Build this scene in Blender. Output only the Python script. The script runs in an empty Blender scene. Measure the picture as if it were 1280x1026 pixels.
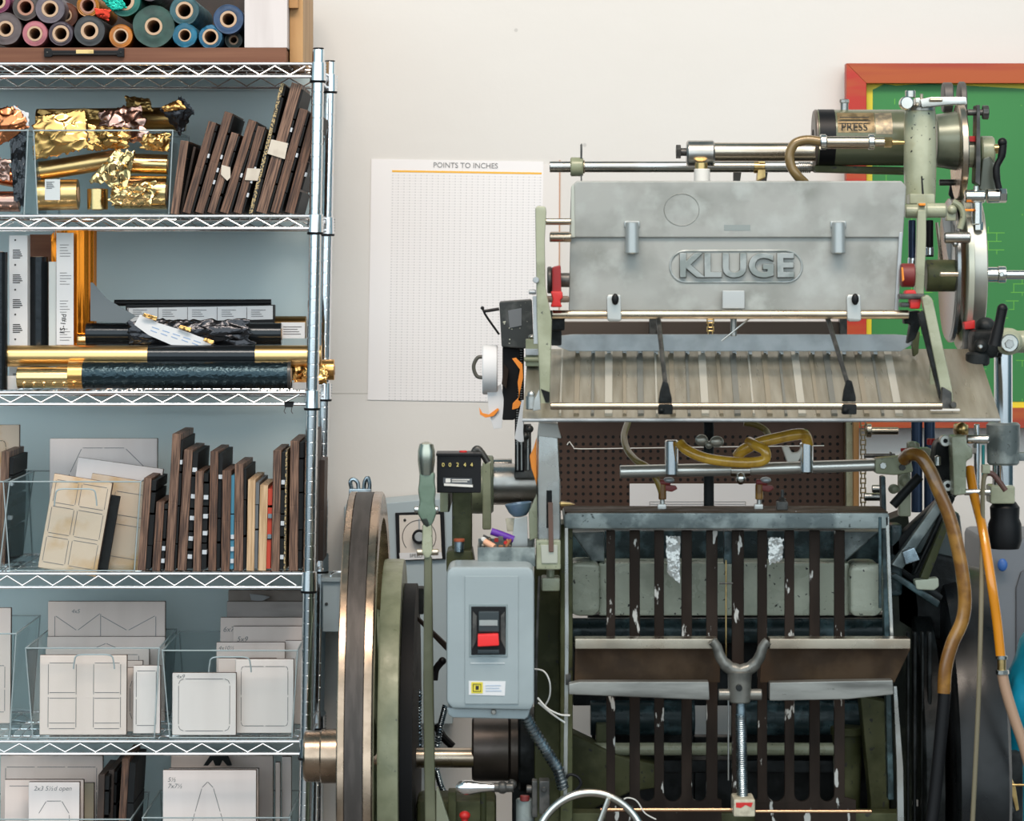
import bpy, bmesh, math, random
from mathutils import Vector, Matrix, noise
R = math.radians
PI = math.pi
C = bpy.context.scene.collection
F = 4204.0; CY = -6.6; CZ = 1.55; HX = 640.0; HY = 325.0
WALL = 0.50

def s(Y): return (Y - CY) / F
def X(px, Y=0.0): return (px - HX) * s(Y)
def Z(py, Y=0.0): return CZ - (py - HY) * s(Y)
def P(px, py, Y=0.0): return Vector((X(px, Y), Y, Z(py, Y)))

# ---------------------------------------------------------------- materials
MATS = {}
def nodes(m):
    m.use_nodes = True
    nt = m.node_tree
    return nt, nt.nodes, nt.links, nt.nodes['Principled BSDF']

def mat(name, col, rough=0.5, metal=0.0, col2=None, scale=20.0, lo=0.45, hi=0.6, bump=0.0, bscale=60.0,
        rvar=0.0, coat=0.0, col3=None, scale3=90.0, lo3=0.62, hi3=0.68, stretch=(1, 1, 1), detail=4.0, spec=None, trans=0.0):
    if name in MATS: return MATS[name]
    m = bpy.data.materials.new(name); nt, N, L, b = nodes(m)
    b.inputs['Base Color'].default_value = (*col, 1)
    b.inputs['Roughness'].default_value = rough
    b.inputs['Metallic'].default_value = metal
    if coat: b.inputs['Coat Weight'].default_value = coat; b.inputs['Coat Roughness'].default_value = 0.08
    if trans: b.inputs['Transmission Weight'].default_value = trans
    if spec is not None: b.inputs['Specular IOR Level'].default_value = spec
    if col2 or bump or rvar or col3:
        tc = N.new('ShaderNodeTexCoord'); mp = N.new('ShaderNodeMapping')
        mp.inputs['Scale'].default_value = stretch
        L.new(tc.outputs['Object'], mp.inputs['Vector'])
    last = None
    if col2:
        n = N.new('ShaderNodeTexNoise'); n.inputs['Scale'].default_value = scale; n.inputs['Detail'].default_value = detail
        L.new(mp.outputs[0], n.inputs['Vector'])
        r = N.new('ShaderNodeValToRGB'); r.color_ramp.elements[0].position = lo; r.color_ramp.elements[1].position = hi
        r.color_ramp.elements[0].color = (*col, 1); r.color_ramp.elements[1].color = (*col2, 1)
        L.new(n.outputs['Fac'], r.inputs['Fac']); last = r.outputs['Color']
        L.new(last, b.inputs['Base Color'])
    if col3:
        n3 = N.new('ShaderNodeTexNoise'); n3.inputs['Scale'].default_value = scale3; n3.inputs['Detail'].default_value = 6
        L.new(mp.outputs[0], n3.inputs['Vector'])
        r3 = N.new('ShaderNodeValToRGB'); r3.color_ramp.elements[0].position = lo3; r3.color_ramp.elements[1].position = hi3
        mx = N.new('ShaderNodeMix'); mx.data_type = 'RGBA'
        L.new(n3.outputs['Fac'], r3.inputs['Fac']); L.new(r3.outputs['Color'], mx.inputs['Factor'])
        if last: L.new(last, mx.inputs[6])
        else: mx.inputs[6].default_value = (*col, 1)
        mx.inputs[7].default_value = (*col3, 1)
        L.new(mx.outputs[2], b.inputs['Base Color'])
    if rvar:
        n2 = N.new('ShaderNodeTexNoise'); n2.inputs['Scale'].default_value = scale * 1.7; n2.inputs['Detail'].default_value = 5
        L.new(mp.outputs[0], n2.inputs['Vector'])
        mr = N.new('ShaderNodeMapRange'); mr.inputs[1].default_value = 0.3; mr.inputs[2].default_value = 0.7
        mr.inputs[3].default_value = max(0.02, rough - rvar); mr.inputs[4].default_value = min(1, rough + rvar)
        L.new(n2.outputs['Fac'], mr.inputs[0]); L.new(mr.outputs[0], b.inputs['Roughness'])
    if bump:
        nb = N.new('ShaderNodeTexNoise'); nb.inputs['Scale'].default_value = bscale; nb.inputs['Detail'].default_value = 3
        L.new(mp.outputs[0], nb.inputs['Vector'])
        bp = N.new('ShaderNodeBump'); bp.inputs['Strength'].default_value = bump; bp.inputs['Distance'].default_value = 0.004
        L.new(nb.outputs['Fac'], bp.inputs['Height']); L.new(bp.outputs[0], b.inputs['Normal'])
    MATS[name] = m
    return m

chrome = mat('chrome', (.90, .90, .91), .13, 1)
chrome_post = mat('chrome_post', (.88, .89, .90), .13, 1)
chrome_wire = mat('chrome_wire', (.93, .92, .93), .27, 1)
black_plastic = mat('black_plastic', (.006, .006, .007), .45, spec=.25)
steel = mat('steel', (.48, .48, .46), .3, 1, col2=(.38, .36, .33), scale=12, rvar=.07)
steel_bright = mat('steel_bright', (.66, .65, .61), .22, 1, col2=(.55, .52, .47), scale=12, rvar=.05)
steel_warm = mat('steel_warm', (.56, .48, .38), .27, 1, col2=(.47, .38, .29), scale=9, rvar=.05)
steel_blue = mat('steel_blue', (.34, .42, .47), .3, 1, col2=(.2, .24, .27), scale=40, rvar=.1)
dark_steel = mat('dark_steel', (.05, .05, .048), .4, .5, col2=(.10, .095, .088), scale=45, rvar=.12)
brown_steel = mat('brown_steel', (.016, .010, .007), .58, 0, spec=.14, col2=(.030, .020, .015), scale=14, rvar=.1, col3=(.50, .49, .46), scale3=60, lo3=.635, hi3=.655, stretch=(1, 1, .28))
tray_brown = mat('tray_brown', (.045, .025, .013), .6, 0, spec=.18, col2=(.080, .046, .024), scale=15, rvar=.15)
black_iron = mat('black_iron', (.005, .006, .006), .5, 0, spec=.2, col2=(.022, .025, .026), scale=18, rvar=.15, bump=.3, bscale=80)
iron_teal = mat('iron_teal', (.018, .034, .037), .36, .1, spec=.4, col2=(.09, .15, .165), scale=28, lo=.5, hi=.7, rvar=.15, bump=.3)
green_paint = mat('green_paint', (.25, .265, .17), .38, .05, col2=(.17, .185, .11), scale=22, lo=.45, hi=.7, rvar=.12, col3=(.06, .06, .05), scale3=120, lo3=.70, hi3=.74, bump=.15)
olive_paint = mat('olive_paint', (.052, .056, .022), .5, 0, spec=.22, col2=(.105, .11, .052), scale=12, rvar=.12, col3=(.04, .04, .035), scale3=80, lo3=.62, hi3=.68, bump=.2)
pale_green = mat('pale_green_paint', (.36, .375, .265), .3, .05, col2=(.27, .285, .19), scale=14, rvar=.1, col3=(.04, .04, .035), scale3=130, lo3=.69, hi3=.72, bump=.12)
bluegrey_cast = mat('bluegrey_cast', (.115, .14, .14), .38, .3, col2=(.27, .305, .295), scale=22, rvar=.12, col3=(.05, .06, .06), scale3=110, lo3=.66, hi3=.72, bump=.2)
cast_alu = mat('cast_aluminium', (.34, .345, .325), .46, .2, col2=(.16, .17, .15), scale=8, lo=.48, hi=.78, rvar=.08, col3=(.42, .44, .42), scale3=17, lo3=.52, hi3=.75, bump=.05, bscale=25)
alu_light = mat('aluminium_light', (.42, .44, .45), .4, .5, col2=(.34, .36, .37), scale=20, rvar=.1)
feed_alu = mat('feed_board_aluminium', (.36, .335, .27), .34, .5, col2=(.22, .195, .14), scale=10, lo=.35, hi=.68, rvar=.08, stretch=(5, .5, .5))
grey_box = mat('grey_enamel', (.33, .385, .40), .38, 0, col2=(.30, .35, .365), scale=8, coat=.15, bump=.04, bscale=120)
grey_wallbox = mat('blue_grey_enamel', (.37, .44, .47), .45)
brass = mat('brass', (.66, .46, .2), .28, 1, col2=(.45, .3, .12), scale=30)
bronze_rim = mat('bronze_rim', (.46, .34, .25), .25, 1, col2=(.34, .25, .18), scale=20, rvar=.06)
rim_dark = mat('flywheel_tread', (.045, .038, .034), .5, .4, col2=(.065, .055, .05), scale=14, stretch=(6, 1, 1))
red_paint = mat('red_paint', (.55, .018, .015), .4)
dark_red = mat('dark_red', (.16, .02, .018), .5)
orange_tape = mat('orange_tape', (.9, .28, .03), .6)
white_paper = mat('white_paper', (.70, .70, .71), .7)
white_plastic = mat('white_plastic', (.72, .70, .66), .45)
cream_paint = mat('cream_paint', (.55, .50, .38), .4, col2=(.4, .36, .27), scale=60)
amber_hose = mat('amber_hose', (.17, .075, .016), .22, 0, col2=(.30, .15, .03), scale=25, coat=.5)
yellow_hose = mat('yellow_hose', (.58, .33, .035), .18, 0, col2=(.42, .22, .02), scale=40, coat=.6)
olive_hose = mat('olive_hose', (.22, .15, .03), .3, 0, coat=.3)
orange_hose = mat('orange_hose', (.62, .23, .01), .2, 0, coat=.6)
beige_hose = mat('beige_hose', (.38, .24, .16), .4)
cord_grey = mat('cord_olive', (.17, .145, .09), .5)
pegboard_m = mat('hardboard_brown', (.060, .034, .024), .55, 0, spec=.3, col2=(.085, .048, .034), scale=6, rvar=.1)
hole_black = mat('hole_black', (.004, .004, .004), .9)
purple_pl = mat('purple_plastic', (.13, .03, .35), .35)
copper_pl = mat('copper_bits', (.6, .27, .13), .35, .7)
blue_glass = mat('blue_enamel', (.16, .24, .33), .2, .2)
bag_blue = mat('blue_plastic_bag', (.01, .33, .50), .35, 0, col2=(.02, .45, .62), scale=10, bump=.6, bscale=14)
grey_tote = mat('grey_tote', (.20, .21, .23), .5)
yellow_paint = mat('yellow_marking', (.75, .62, .08), .5)
black_ink = mat('black_ink', (.02, .02, .02), .6)
grey_ink = mat('grey_ink', (.2, .2, .2), .6)
blue_ink = mat('blue_ink', (.25, .38, .6), .6)
faint_ink = mat('faint_ink', (.17, .165, .17), .6)
emboss = mat('embossed_letters', (.34, .365, .36), .4, .3, col2=(.22, .25, .24), scale=30)

def wood_edge(name, a, b, sc):
    """laminated plywood edge: layers run along local Z, bands across local X"""
    m = bpy.data.materials.new(name); nt, N, L, bs = nodes(m)
    tc = N.new('ShaderNodeTexCoord'); mp = N.new('ShaderNodeMapping'); mp.inputs['Scale'].default_value = (1, .15, .04)
    oi = N.new('ShaderNodeObjectInfo'); ad = N.new('ShaderNodeVectorMath')
    L.new(tc.outputs['Object'], ad.inputs[0]); L.new(oi.outputs['Random'], ad.inputs[1])
    L.new(ad.outputs[0], mp.inputs['Vector'])
    n = N.new('ShaderNodeTexNoise'); n.inputs['Scale'].default_value = sc; n.inputs['Detail'].default_value = 3
    L.new(mp.outputs[0], n.inputs['Vector'])
    r = N.new('ShaderNodeValToRGB'); r.color_ramp.elements[0].position = .38; r.color_ramp.elements[1].position = .64
    r.color_ramp.elements[0].color = (*a, 1); r.color_ramp.elements[1].color = (*b, 1)
    L.new(n.outputs['Fac'], r.inputs['Fac']); L.new(r.outputs[0], bs.inputs['Base Color'])
    bs.inputs['Roughness'].default_value = .55
    return m
die_edge = wood_edge('dark_plywood_edge', (.035, .015, .009), (.19, .095, .055), 420)
die_edge2 = wood_edge('brown_plywood_edge', (.05, .022, .013), (.25, .14, .09), 420)
pine_edge = wood_edge('pine_plywood_edge', (.42, .26, .13), (.66, .46, .28), 300)
scorch = mat('scorched_plywood', (.03, .02, .016), .6, 0, col2=(.08, .045, .03), scale=12, stretch=(1, 1, .3))
rubber_blk = mat('black_rubber', (.006, .007, .008), .65, spec=.3)
foam_white = mat('white_foam', (.55, .58, .62), .8)
foam_red = mat('red_rubber', (.55, .06, .03), .7)
foam_blue = mat('blue_rubber', (.05, .2, .3), .7)
tan_cork = mat('corrugated_strip', (.45, .33, .16), .6, 0, col2=(.03, .03, .03), scale=260, lo=.48, hi=.52)
board_face = mat('pale_plywood', (.84, .71, .655), .6, 0, col2=(.75, .63, .575), scale=7, lo=.3, hi=.75, stretch=(3, 1, .3))
board_face2 = mat('white_plywood', (.86, .78, .755), .6, 0, col2=(.78, .70, .675), scale=7, lo=.3, hi=.75, stretch=(3, 1, .3))
board_tan = mat('tan_plywood', (.66, .52, .40), .6, 0, col2=(.55, .34, .16), scale=13, lo=.5, hi=.68)
board_dark = mat('dark_brown_plywood', (.30, .25, .22), .6, 0, col2=(.24, .19, .16), scale=8)  # dark brown plywood of the rearmost board
board_side = mat('burnt_board_edge', (.09, .05, .035), .6)
crate_wood = mat('crate_wood', (.13, .042, .017), .6, 0, col2=(.21, .085, .042), scale=22, stretch=(.12, 1, 3), lo=.35, hi=.7)
ply_orange = mat('orange_plywood', (.42, .22, .08), .55, 0, col2=(.5, .29, .12), scale=14, stretch=(1, 1, .2))
whitewash = mat('whitewashed_board', (.66, .61, .60), .65, 0, col2=(.54, .49, .48), scale=10, stretch=(1, 1, .15))
core_card = mat('cardboard_core', (.52, .36, .24), .8)
gold = mat('gold_foil', (.84, .47, .16), .22, 1, rvar=.06, scale=8)
gold_satin = mat('satin_gold_foil', (.78, .52, .23), .3, 1)
gold_pale = mat('pale_gold_foil', (.88, .62, .29), .18, 1)
gold_dark = mat('dark_gold_foil', (.30, .19, .07), .28, 1)
copper_foil = mat('copper_foil', (.75, .26, .11), .2, 1)
rose_foil = mat('rose_foil', (.55, .33, .27), .24, 1)
red_foil = mat('red_foil', (.5, .04, .02), .25, .9)
orange_foil = mat('orange_foil', (.85, .26, .02), .2, .85)
black_foil = mat('black_foil', (.022, .026, .03), .16, .6, bump=.06, bscale=60)
black_foil_tex = mat('black_patterned_foil', (.03, .05, .06), .22, .85, bump=.5, bscale=130)
black_crinkle = mat('black_crinkled_foil', (.05, .05, .055), .2, .85, bump=.9, bscale=40)

def acrylic():
    m = bpy.data.materials.new('clear_acrylic'); m.use_nodes = True
    nt = m.node_tree; N = nt.nodes; L = nt.links; N.clear()
    o = N.new('ShaderNodeOutputMaterial'); t = N.new('ShaderNodeBsdfTransparent'); t.inputs[0].default_value = (.965, .98, .98, 1)
    g = N.new('ShaderNodeBsdfGlossy'); g.inputs['Roughness'].default_value = .06; g.inputs['Color'].default_value = (.85, .92, .95, 1)
    fr = N.new('ShaderNodeLayerWeight'); fr.inputs['Blend'].default_value = .12
    mu = N.new('ShaderNodeMath'); mu.operation = 'MULTIPLY'; mu.inputs[1].default_value = .45; L.new(fr.outputs['Facing'], mu.inputs[0])
    mx = N.new('ShaderNodeMixShader'); L.new(mu.outputs[0], mx.inputs[0]); L.new(t.outputs[0], mx.inputs[1]); L.new(g.outputs[0], mx.inputs[2])
    L.new(mx.outputs[0], o.inputs[0]); return m
acrylic_m = acrylic()
acrylic_edge = mat('acrylic_edge', (.42, .50, .52), .25, .2)

# ---------------------------------------------------------------- mesh builder
class MB:
    def __init__(self): self.b = bmesh.new(); self.mi = 0
    def _tag(self, faces):
        for f in faces: f.material_index = self.mi
    def _from(self, t):
        off = {}
        for v in t.verts: off[v] = self.b.verts.new(v.co)
        for f in t.faces:
            try: nf = self.b.faces.new([off[v] for v in f.verts]); nf.material_index = self.mi
            except ValueError: pass
        t.free()
    def poly(self, pts):
        vs = [self.b.verts.new(p) for p in pts]
        try: f = self.b.faces.new(vs); f.material_index = self.mi
        except ValueError: pass
    def box(self, a, b, bev=0.0, M=None, seg=2):
        t = bmesh.new(); bmesh.ops.create_cube(t, size=1)
        a = Vector(a); b = Vector(b); c = (a + b) / 2; d = b - a
        for v in t.verts: v.co = Vector((v.co.x * d.x, v.co.y * d.y, v.co.z * d.z)) + c
        if bev > 0:
            bev = min(bev, min(abs(d.x), abs(d.y), abs(d.z)) * .45)
            bmesh.ops.bevel(t, geom=list(t.edges), offset=bev, segments=seg, affect='EDGES', profile=.5)
        if M is not None: t.transform(M)
        self._from(t); return self
    def pbox(self, x0, x1, y0, y1, Y, D, bev=.0015):
        """front face spans pixels x0..x1, y0..y1 at depth Y; D deep"""
        return self.box((X(x0, Y), Y, Z(y1, Y)), (X(x1, Y), Y + D, Z(y0, Y)), bev)
    def prism(self, pts, Y, D, bev=.0015):
        """pixel outline at depth Y extruded D straight back"""
        t = bmesh.new(); vs = [t.verts.new(P(x, y, Y)) for x, y in pts]
        f = t.faces.new(vs); r = bmesh.ops.extrude_face_region(t, geom=[f])
        for e in r['geom']:
            if isinstance(e, bmesh.types.BMVert): e.co.y += D
        bmesh.ops.recalc_face_normals(t, faces=t.faces)
        if bev > 0: bmesh.ops.bevel(t, geom=list(t.edges), offset=bev, segments=2, affect='EDGES', profile=.5)
        bmesh.ops.triangulate(t, faces=[f for f in t.faces if len(f.verts) > 4])
        self._from(t); return self
    def ring(self, c, u, v, r, n):
        return [self.b.verts.new(c + u * (r * math.cos(2 * PI * i / n)) + v * (r * math.sin(2 * PI * i / n))) for i in range(n)]
    def lathe(self, p, axis, prof, n=32, cap=True):
        """profile of (distance along axis, radius)"""
        p = Vector(p); a = Vector(axis).normalized()
        u = a.orthogonal().normalized(); v = a.cross(u)
        rings = [self.ring(p + a * d, u, v, max(r, 1e-5), n) for d, r in prof]
        for q in range(len(rings) - 1):
            A, B = rings[q], rings[q + 1]
            for i in range(n):
                f = self.b.faces.new((A[i], A[(i + 1) % n], B[(i + 1) % n], B[i])); f.material_index = self.mi
        if cap:
            for g, fl in ((rings[0], True), (rings[-1], False)):
                f = self.b.faces.new(list(reversed(g)) if fl else g); f.material_index = self.mi
        return self
    def cyl(self, p0, p1, r, r2=None, n=24, bev=.0):
        p0 = Vector(p0); p1 = Vector(p1); L = (p1 - p0).length; r2 = r if r2 is None else r2
        if bev: prof = [(0, r - bev), (bev, r), (L - bev, r2), (L, r2 - bev)]
        else: prof = [(0, r), (L, r2)]
        return self.lathe(p0, p1 - p0, prof, n)
    def hcyl(self, x0, x1, y, rp, Y, bev=.001, n=28, rp2=None):
        return self.cyl(P(x0, y, Y), P(x1, y, Y), rp * s(Y), None if rp2 is None else rp2 * s(Y), n, bev)
    def vcyl(self, x, y0, y1, rp, Y, bev=.001, n=28, rp2=None):
        return self.cyl(P(x, y0, Y), P(x, y1, Y), rp * s(Y), None if rp2 is None else rp2 * s(Y), n, bev)
    def ycyl(self, x, y, rp, Y, D, bev=.001, n=24):
        p = P(x, y, Y); return self.cyl(p, p + Vector((0, D, 0)), rp * s(Y), None, n, bev)
    def tube(self, pts, r, n=12, smooth=0, closed=False, rs=None):
        pts = [Vector(q) for q in pts]
        if smooth:
            out = []
            m = len(pts)
            rng = range(m if closed else m - 1)
            for i in rng:
                if closed: a, b_, c, d = pts[(i - 1) % m], pts[i], pts[(i + 1) % m], pts[(i + 2) % m]
                else: a, b_, c, d = pts[max(i - 1, 0)], pts[i], pts[i + 1], pts[min(i + 2, m - 1)]
                for k in range(smooth):
                    t = k / smooth
                    out.append(.5 * ((2 * b_) + (c - a) * t + (2 * a - 5 * b_ + 4 * c - d) * t * t + (3 * b_ - a - 3 * c + d) * t ** 3))
            if not closed: out.append(pts[-1])
            pts = out
        m = len(pts)
        prev = None; rings = []
        for i in range(m):
            if closed: t = (pts[(i + 1) % m] - pts[(i - 1) % m])
            else: t = pts[min(i + 1, m - 1)] - pts[max(i - 1, 0)]
            if t.length < 1e-9: t = Vector((0, 0, 1))
            t.normalize()
            if prev is None: u = t.orthogonal().normalized()
            else:
                u = prev - t * prev.dot(t)
                u = u.normalized() if u.length > 1e-6 else t.orthogonal().normalized()
            prev = u; v = t.cross(u)
            rr = r if rs is None else rs[min(int(i * len(rs) / m), len(rs) - 1)]
            rings.append(self.ring(pts[i], u, v, rr, n))
        for q in range(m if closed else m - 1):
            A, B = rings[q], rings[(q + 1) % m]
            off = 0
            if closed and q == m - 1:
                off = min(range(n), key=lambda k: (A[0].co - B[k].co).length)
            for i in range(n):
                f = self.b.faces.new((A[i], A[(i + 1) % n], B[(i + 1 + off) % n], B[(i + off) % n])); f.material_index = self.mi
        if not closed:
            f = self.b.faces.new(list(reversed(rings[0]))); f.material_index = self.mi
            f = self.b.faces.new(rings[-1]); f.material_index = self.mi
        return self
    def ptube(self, pts, rp, n=12, smooth=0, closed=False, rs=None):
        Y0 = pts[0][2]
        return self.tube([P(*q) for q in pts], rp * s(Y0), n, smooth, closed, None if rs is None else [q * s(Y0) for q in rs])
    def ball(self, c, r, sc=(1, 1, 1), n=20, M=None):
        t = bmesh.new(); bmesh.ops.create_uvsphere(t, u_segments=n, v_segments=n // 2, radius=1)
        for v in t.verts: v.co = Vector((v.co.x * r * sc[0], v.co.y * r * sc[1], v.co.z * r * sc[2])) + Vector(c)
        if M is not None: t.transform(M)
        self._from(t); return self
    def pball(self, x, y, rp, Y, sc=(1, 1, 1)): return self.ball(P(x, y, Y), rp * s(Y), sc)
    def helix(self, p0, p1, r, wire, turns, n=10, k=6, taper=1.0):
        p0 = Vector(p0); p1 = Vector(p1); a = (p1 - p0).normalized(); u = a.orthogonal().normalized(); v = a.cross(u)
        m = int(turns * n); pts = []
        for i in range(m + 1):
            t = i / m; w = 2 * PI * turns * t
            pts.append(p0.lerp(p1, t) + (u * math.cos(w) + v * math.sin(w)) * r)
        return self.tube(pts, wire, k)
    def build(self, name, mats, parent=None, flat=False, ang=.6, local=False):
        me = bpy.data.meshes.new(name)
        bmesh.ops.recalc_face_normals(self.b, faces=self.b.faces)
        self.b.to_mesh(me); self.b.free()
        for m in (mats if isinstance(mats, (list, tuple)) else [mats]): me.materials.append(m)
        if not flat: me.shade_smooth(); me.set_sharp_from_angle(angle=ang)
        o = bpy.data.objects.new(name, me); C.objects.link(o)
        if not flat: w_n = o.modifiers.new('normals', 'WEIGHTED_NORMAL'); w_n.keep_sharp = True; w_n.mode = 'FACE_AREA'
        if parent is not None:
            o.parent = parent
            if not local: o.matrix_parent_inverse = wmat(parent).inverted()
        return o

def wmat(o):
    M = Matrix.LocRotScale(o.location, o.rotation_euler, o.scale)
    if o.parent: return wmat(o.parent) @ o.matrix_parent_inverse @ M
    return M

def tag(o, label, cat, group=None, kind=None):
    if label: o['label'] = label
    if cat: o['category'] = cat
    if group: o['group'] = group
    if kind: o['kind'] = kind
    return o
def thing(name, label, cat, loc=(0, 0, 0), group=None):
    o = bpy.data.objects.new(name, None); C.objects.link(o); o.location = loc; o.empty_display_size = .05
    return tag(o, label, cat, group)
def struct(o): o['kind'] = 'structure'; return o
def fontmesh(cu, name, m):
    tmp = bpy.data.objects.new('tmp', cu); C.objects.link(tmp); bpy.context.view_layer.update()
    me = bpy.data.meshes.new_from_object(tmp.evaluated_get(bpy.context.evaluated_depsgraph_get()))
    me.materials.clear(); me.materials.append(m)
    bpy.data.objects.remove(tmp); bpy.data.curves.remove(cu)
    o = bpy.data.objects.new(name, me); C.objects.link(o); return o
def text(body, x, y, Y, size_px, m, parent, name='lettering', extrude=.0003, rz=0, align='CENTER', bevel=0, off=0, sx=1, spacing=1):
    cu = bpy.data.curves.new(name, 'FONT'); cu.body = body; cu.size = size_px * s(Y); cu.extrude = extrude
    cu.align_x = align; cu.align_y = 'CENTER'; cu.bevel_depth = bevel; cu.offset = off; cu.space_character = spacing
    cu.resolution_u = 4
    o = fontmesh(cu, name, m)
    o.location = P(x, y, Y); o.rotation_euler = (PI / 2, rz, 0); o.scale = (sx, 1, 1)
    if parent is not None:
        o.parent = parent; o.matrix_parent_inverse = wmat(parent).inverted()
    return o
def pyz(z, Y): return HY + (CZ - z) / s(Y)      # pixel row of a height at depth Y

# ================================================================ THE SETTING
def wall_material():
    m = bpy.data.materials.new('painted_wall'); nt, N, L, b = nodes(m)
    tc = N.new('ShaderNodeTexCoord')
    n = N.new('ShaderNodeTexNoise'); n.inputs['Scale'].default_value = 1.3; n.inputs['Detail'].default_value = 5
    L.new(tc.outputs['Object'], n.inputs['Vector'])
    r = N.new('ShaderNodeValToRGB'); r.color_ramp.elements[0].position = .35; r.color_ramp.elements[1].position = .7
    r.color_ramp.elements[0].color = (.655, .625, .59, 1); r.color_ramp.elements[1].color = (.685, .66, .63, 1)
    L.new(n.outputs['Fac'], r.inputs['Fac'])
    v = N.new('ShaderNodeTexVoronoi'); v.inputs['Scale'].default_value = 7
    L.new(tc.outputs['Object'], v.inputs['Vector'])
    r2 = N.new('ShaderNodeValToRGB'); r2.color_ramp.elements[0].position = .025; r2.color_ramp.elements[1].position = .035
    r2.color_ramp.elements[0].color = (.6, .6, .6, 1); r2.color_ramp.elements[1].color = (0, 0, 0, 1)
    L.new(v.outputs['Distance'], r2.inputs['Fac'])
    mx = N.new('ShaderNodeMix'); mx.data_type = 'RGBA'
    L.new(r2.outputs['Color'], mx.inputs['Factor']); L.new(r.outputs['Color'], mx.inputs[6]); mx.inputs[7].default_value = (.42, .40, .38, 1)
    L.new(mx.outputs[2], b.inputs['Base Color']); b.inputs['Roughness'].default_value = .75
    n2 = N.new('ShaderNodeTexNoise'); n2.inputs['Scale'].default_value = 26; n2.inputs['Detail'].default_value = 5
    L.new(tc.outputs['Object'], n2.inputs['Vector'])
    bp = N.new('ShaderNodeBump'); bp.inputs['Strength'].default_value = .12; bp.inputs['Distance'].default_value = .006
    L.new(n2.outputs['Fac'], bp.inputs['Height']); L.new(bp.outputs[0], b.inputs['Normal'])
    return m
wall_m = wall_material()
floor_m = mat('concrete_floor', (.16, .15, .14), .6, 0, col2=(.22, .21, .2), scale=5)
seam = Z(492, WALL)
m = MB(); m.box((-3, WALL, 0), (3, WALL + .1, seam - .0003), .0006); m.box((-3, WALL, seam + .0003), (3, WALL + .1, 3.0), .0006)
m.box((-3, WALL + .012, 0), (3, WALL + .09, 3.0))
struct(m.build('wall_back', wall_m))
m = MB(); m.box((-3, -7.2, -.1), (3, WALL + .1, 0)); struct(m.build('floor', floor_m))

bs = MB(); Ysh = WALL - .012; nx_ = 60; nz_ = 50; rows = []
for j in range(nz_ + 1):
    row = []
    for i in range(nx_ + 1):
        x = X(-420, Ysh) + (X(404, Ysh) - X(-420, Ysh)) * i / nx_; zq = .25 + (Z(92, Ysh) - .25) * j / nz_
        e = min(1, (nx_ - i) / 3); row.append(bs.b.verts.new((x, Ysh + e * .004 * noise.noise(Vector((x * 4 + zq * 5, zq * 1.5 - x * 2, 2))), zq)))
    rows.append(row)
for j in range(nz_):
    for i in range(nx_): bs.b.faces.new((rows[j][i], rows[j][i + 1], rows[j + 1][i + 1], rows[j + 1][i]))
o = bs.build('added_backing_sheet', mat('pale_blue_sheet', (.63, .745, .76), .45, 0)); sd = o.modifiers.new('thickness', 'SOLIDIFY'); sd.thickness = .001  # added sheet; its colour gives the teal tone behind the rack
tag(o, 'added pale blue sheet toning the wall behind the wire shelving', 'sheet')

# ================================================================ WIRE SHELVING
rack = thing('wire_shelving_unit', 'chrome wire shelving rack on round grooved posts against the wall', 'shelving')
LEAN = .0176
def rpx(py): return 398 - LEAN * (py - 62)
def post_x(z): return X(398) + LEAN * (z - Z(62))
RW = 1.22; RD = .42
SH = [(80, 96), (270, 285.5), (490, 505), (716.5, 733.5), (926, 941.5), (1120, 1136)]
SZ = [Z(a - 1.6) for a, b in SH]
ptop = Z(61); zb = .0
for dy in (0, RD):
    for dx in (0, -RW):
        m = MB(); a0 = Vector((post_x(0) + dx, dy, 0)); a1 = Vector((post_x(ptop) + dx, dy, ptop)); L_ = (a1 - a0).length
        prof = [(0, .0115)]; d = .0254; r = .0122
        while d < L_ - .01:
            prof += [(d - .0011, r), (d - .0007, r - .0011), (d + .0007, r - .0011), (d + .0011, r)]; d += .0254
        prof += [(L_ - .002, r), (L_, r - .002)]
        m.lathe(a0, a1 - a0, prof, 28); po = m.build('post', chrome_post, rack, ang=.9)
        m = MB(); m.lathe(a1 + Vector((0, 0, .0001)), (0, 0, 1), [(0, r - .0015), (.0016, r - .0015), (.0022, r - .004)], 24); m.build('post_cap', black_plastic, po)
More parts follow.
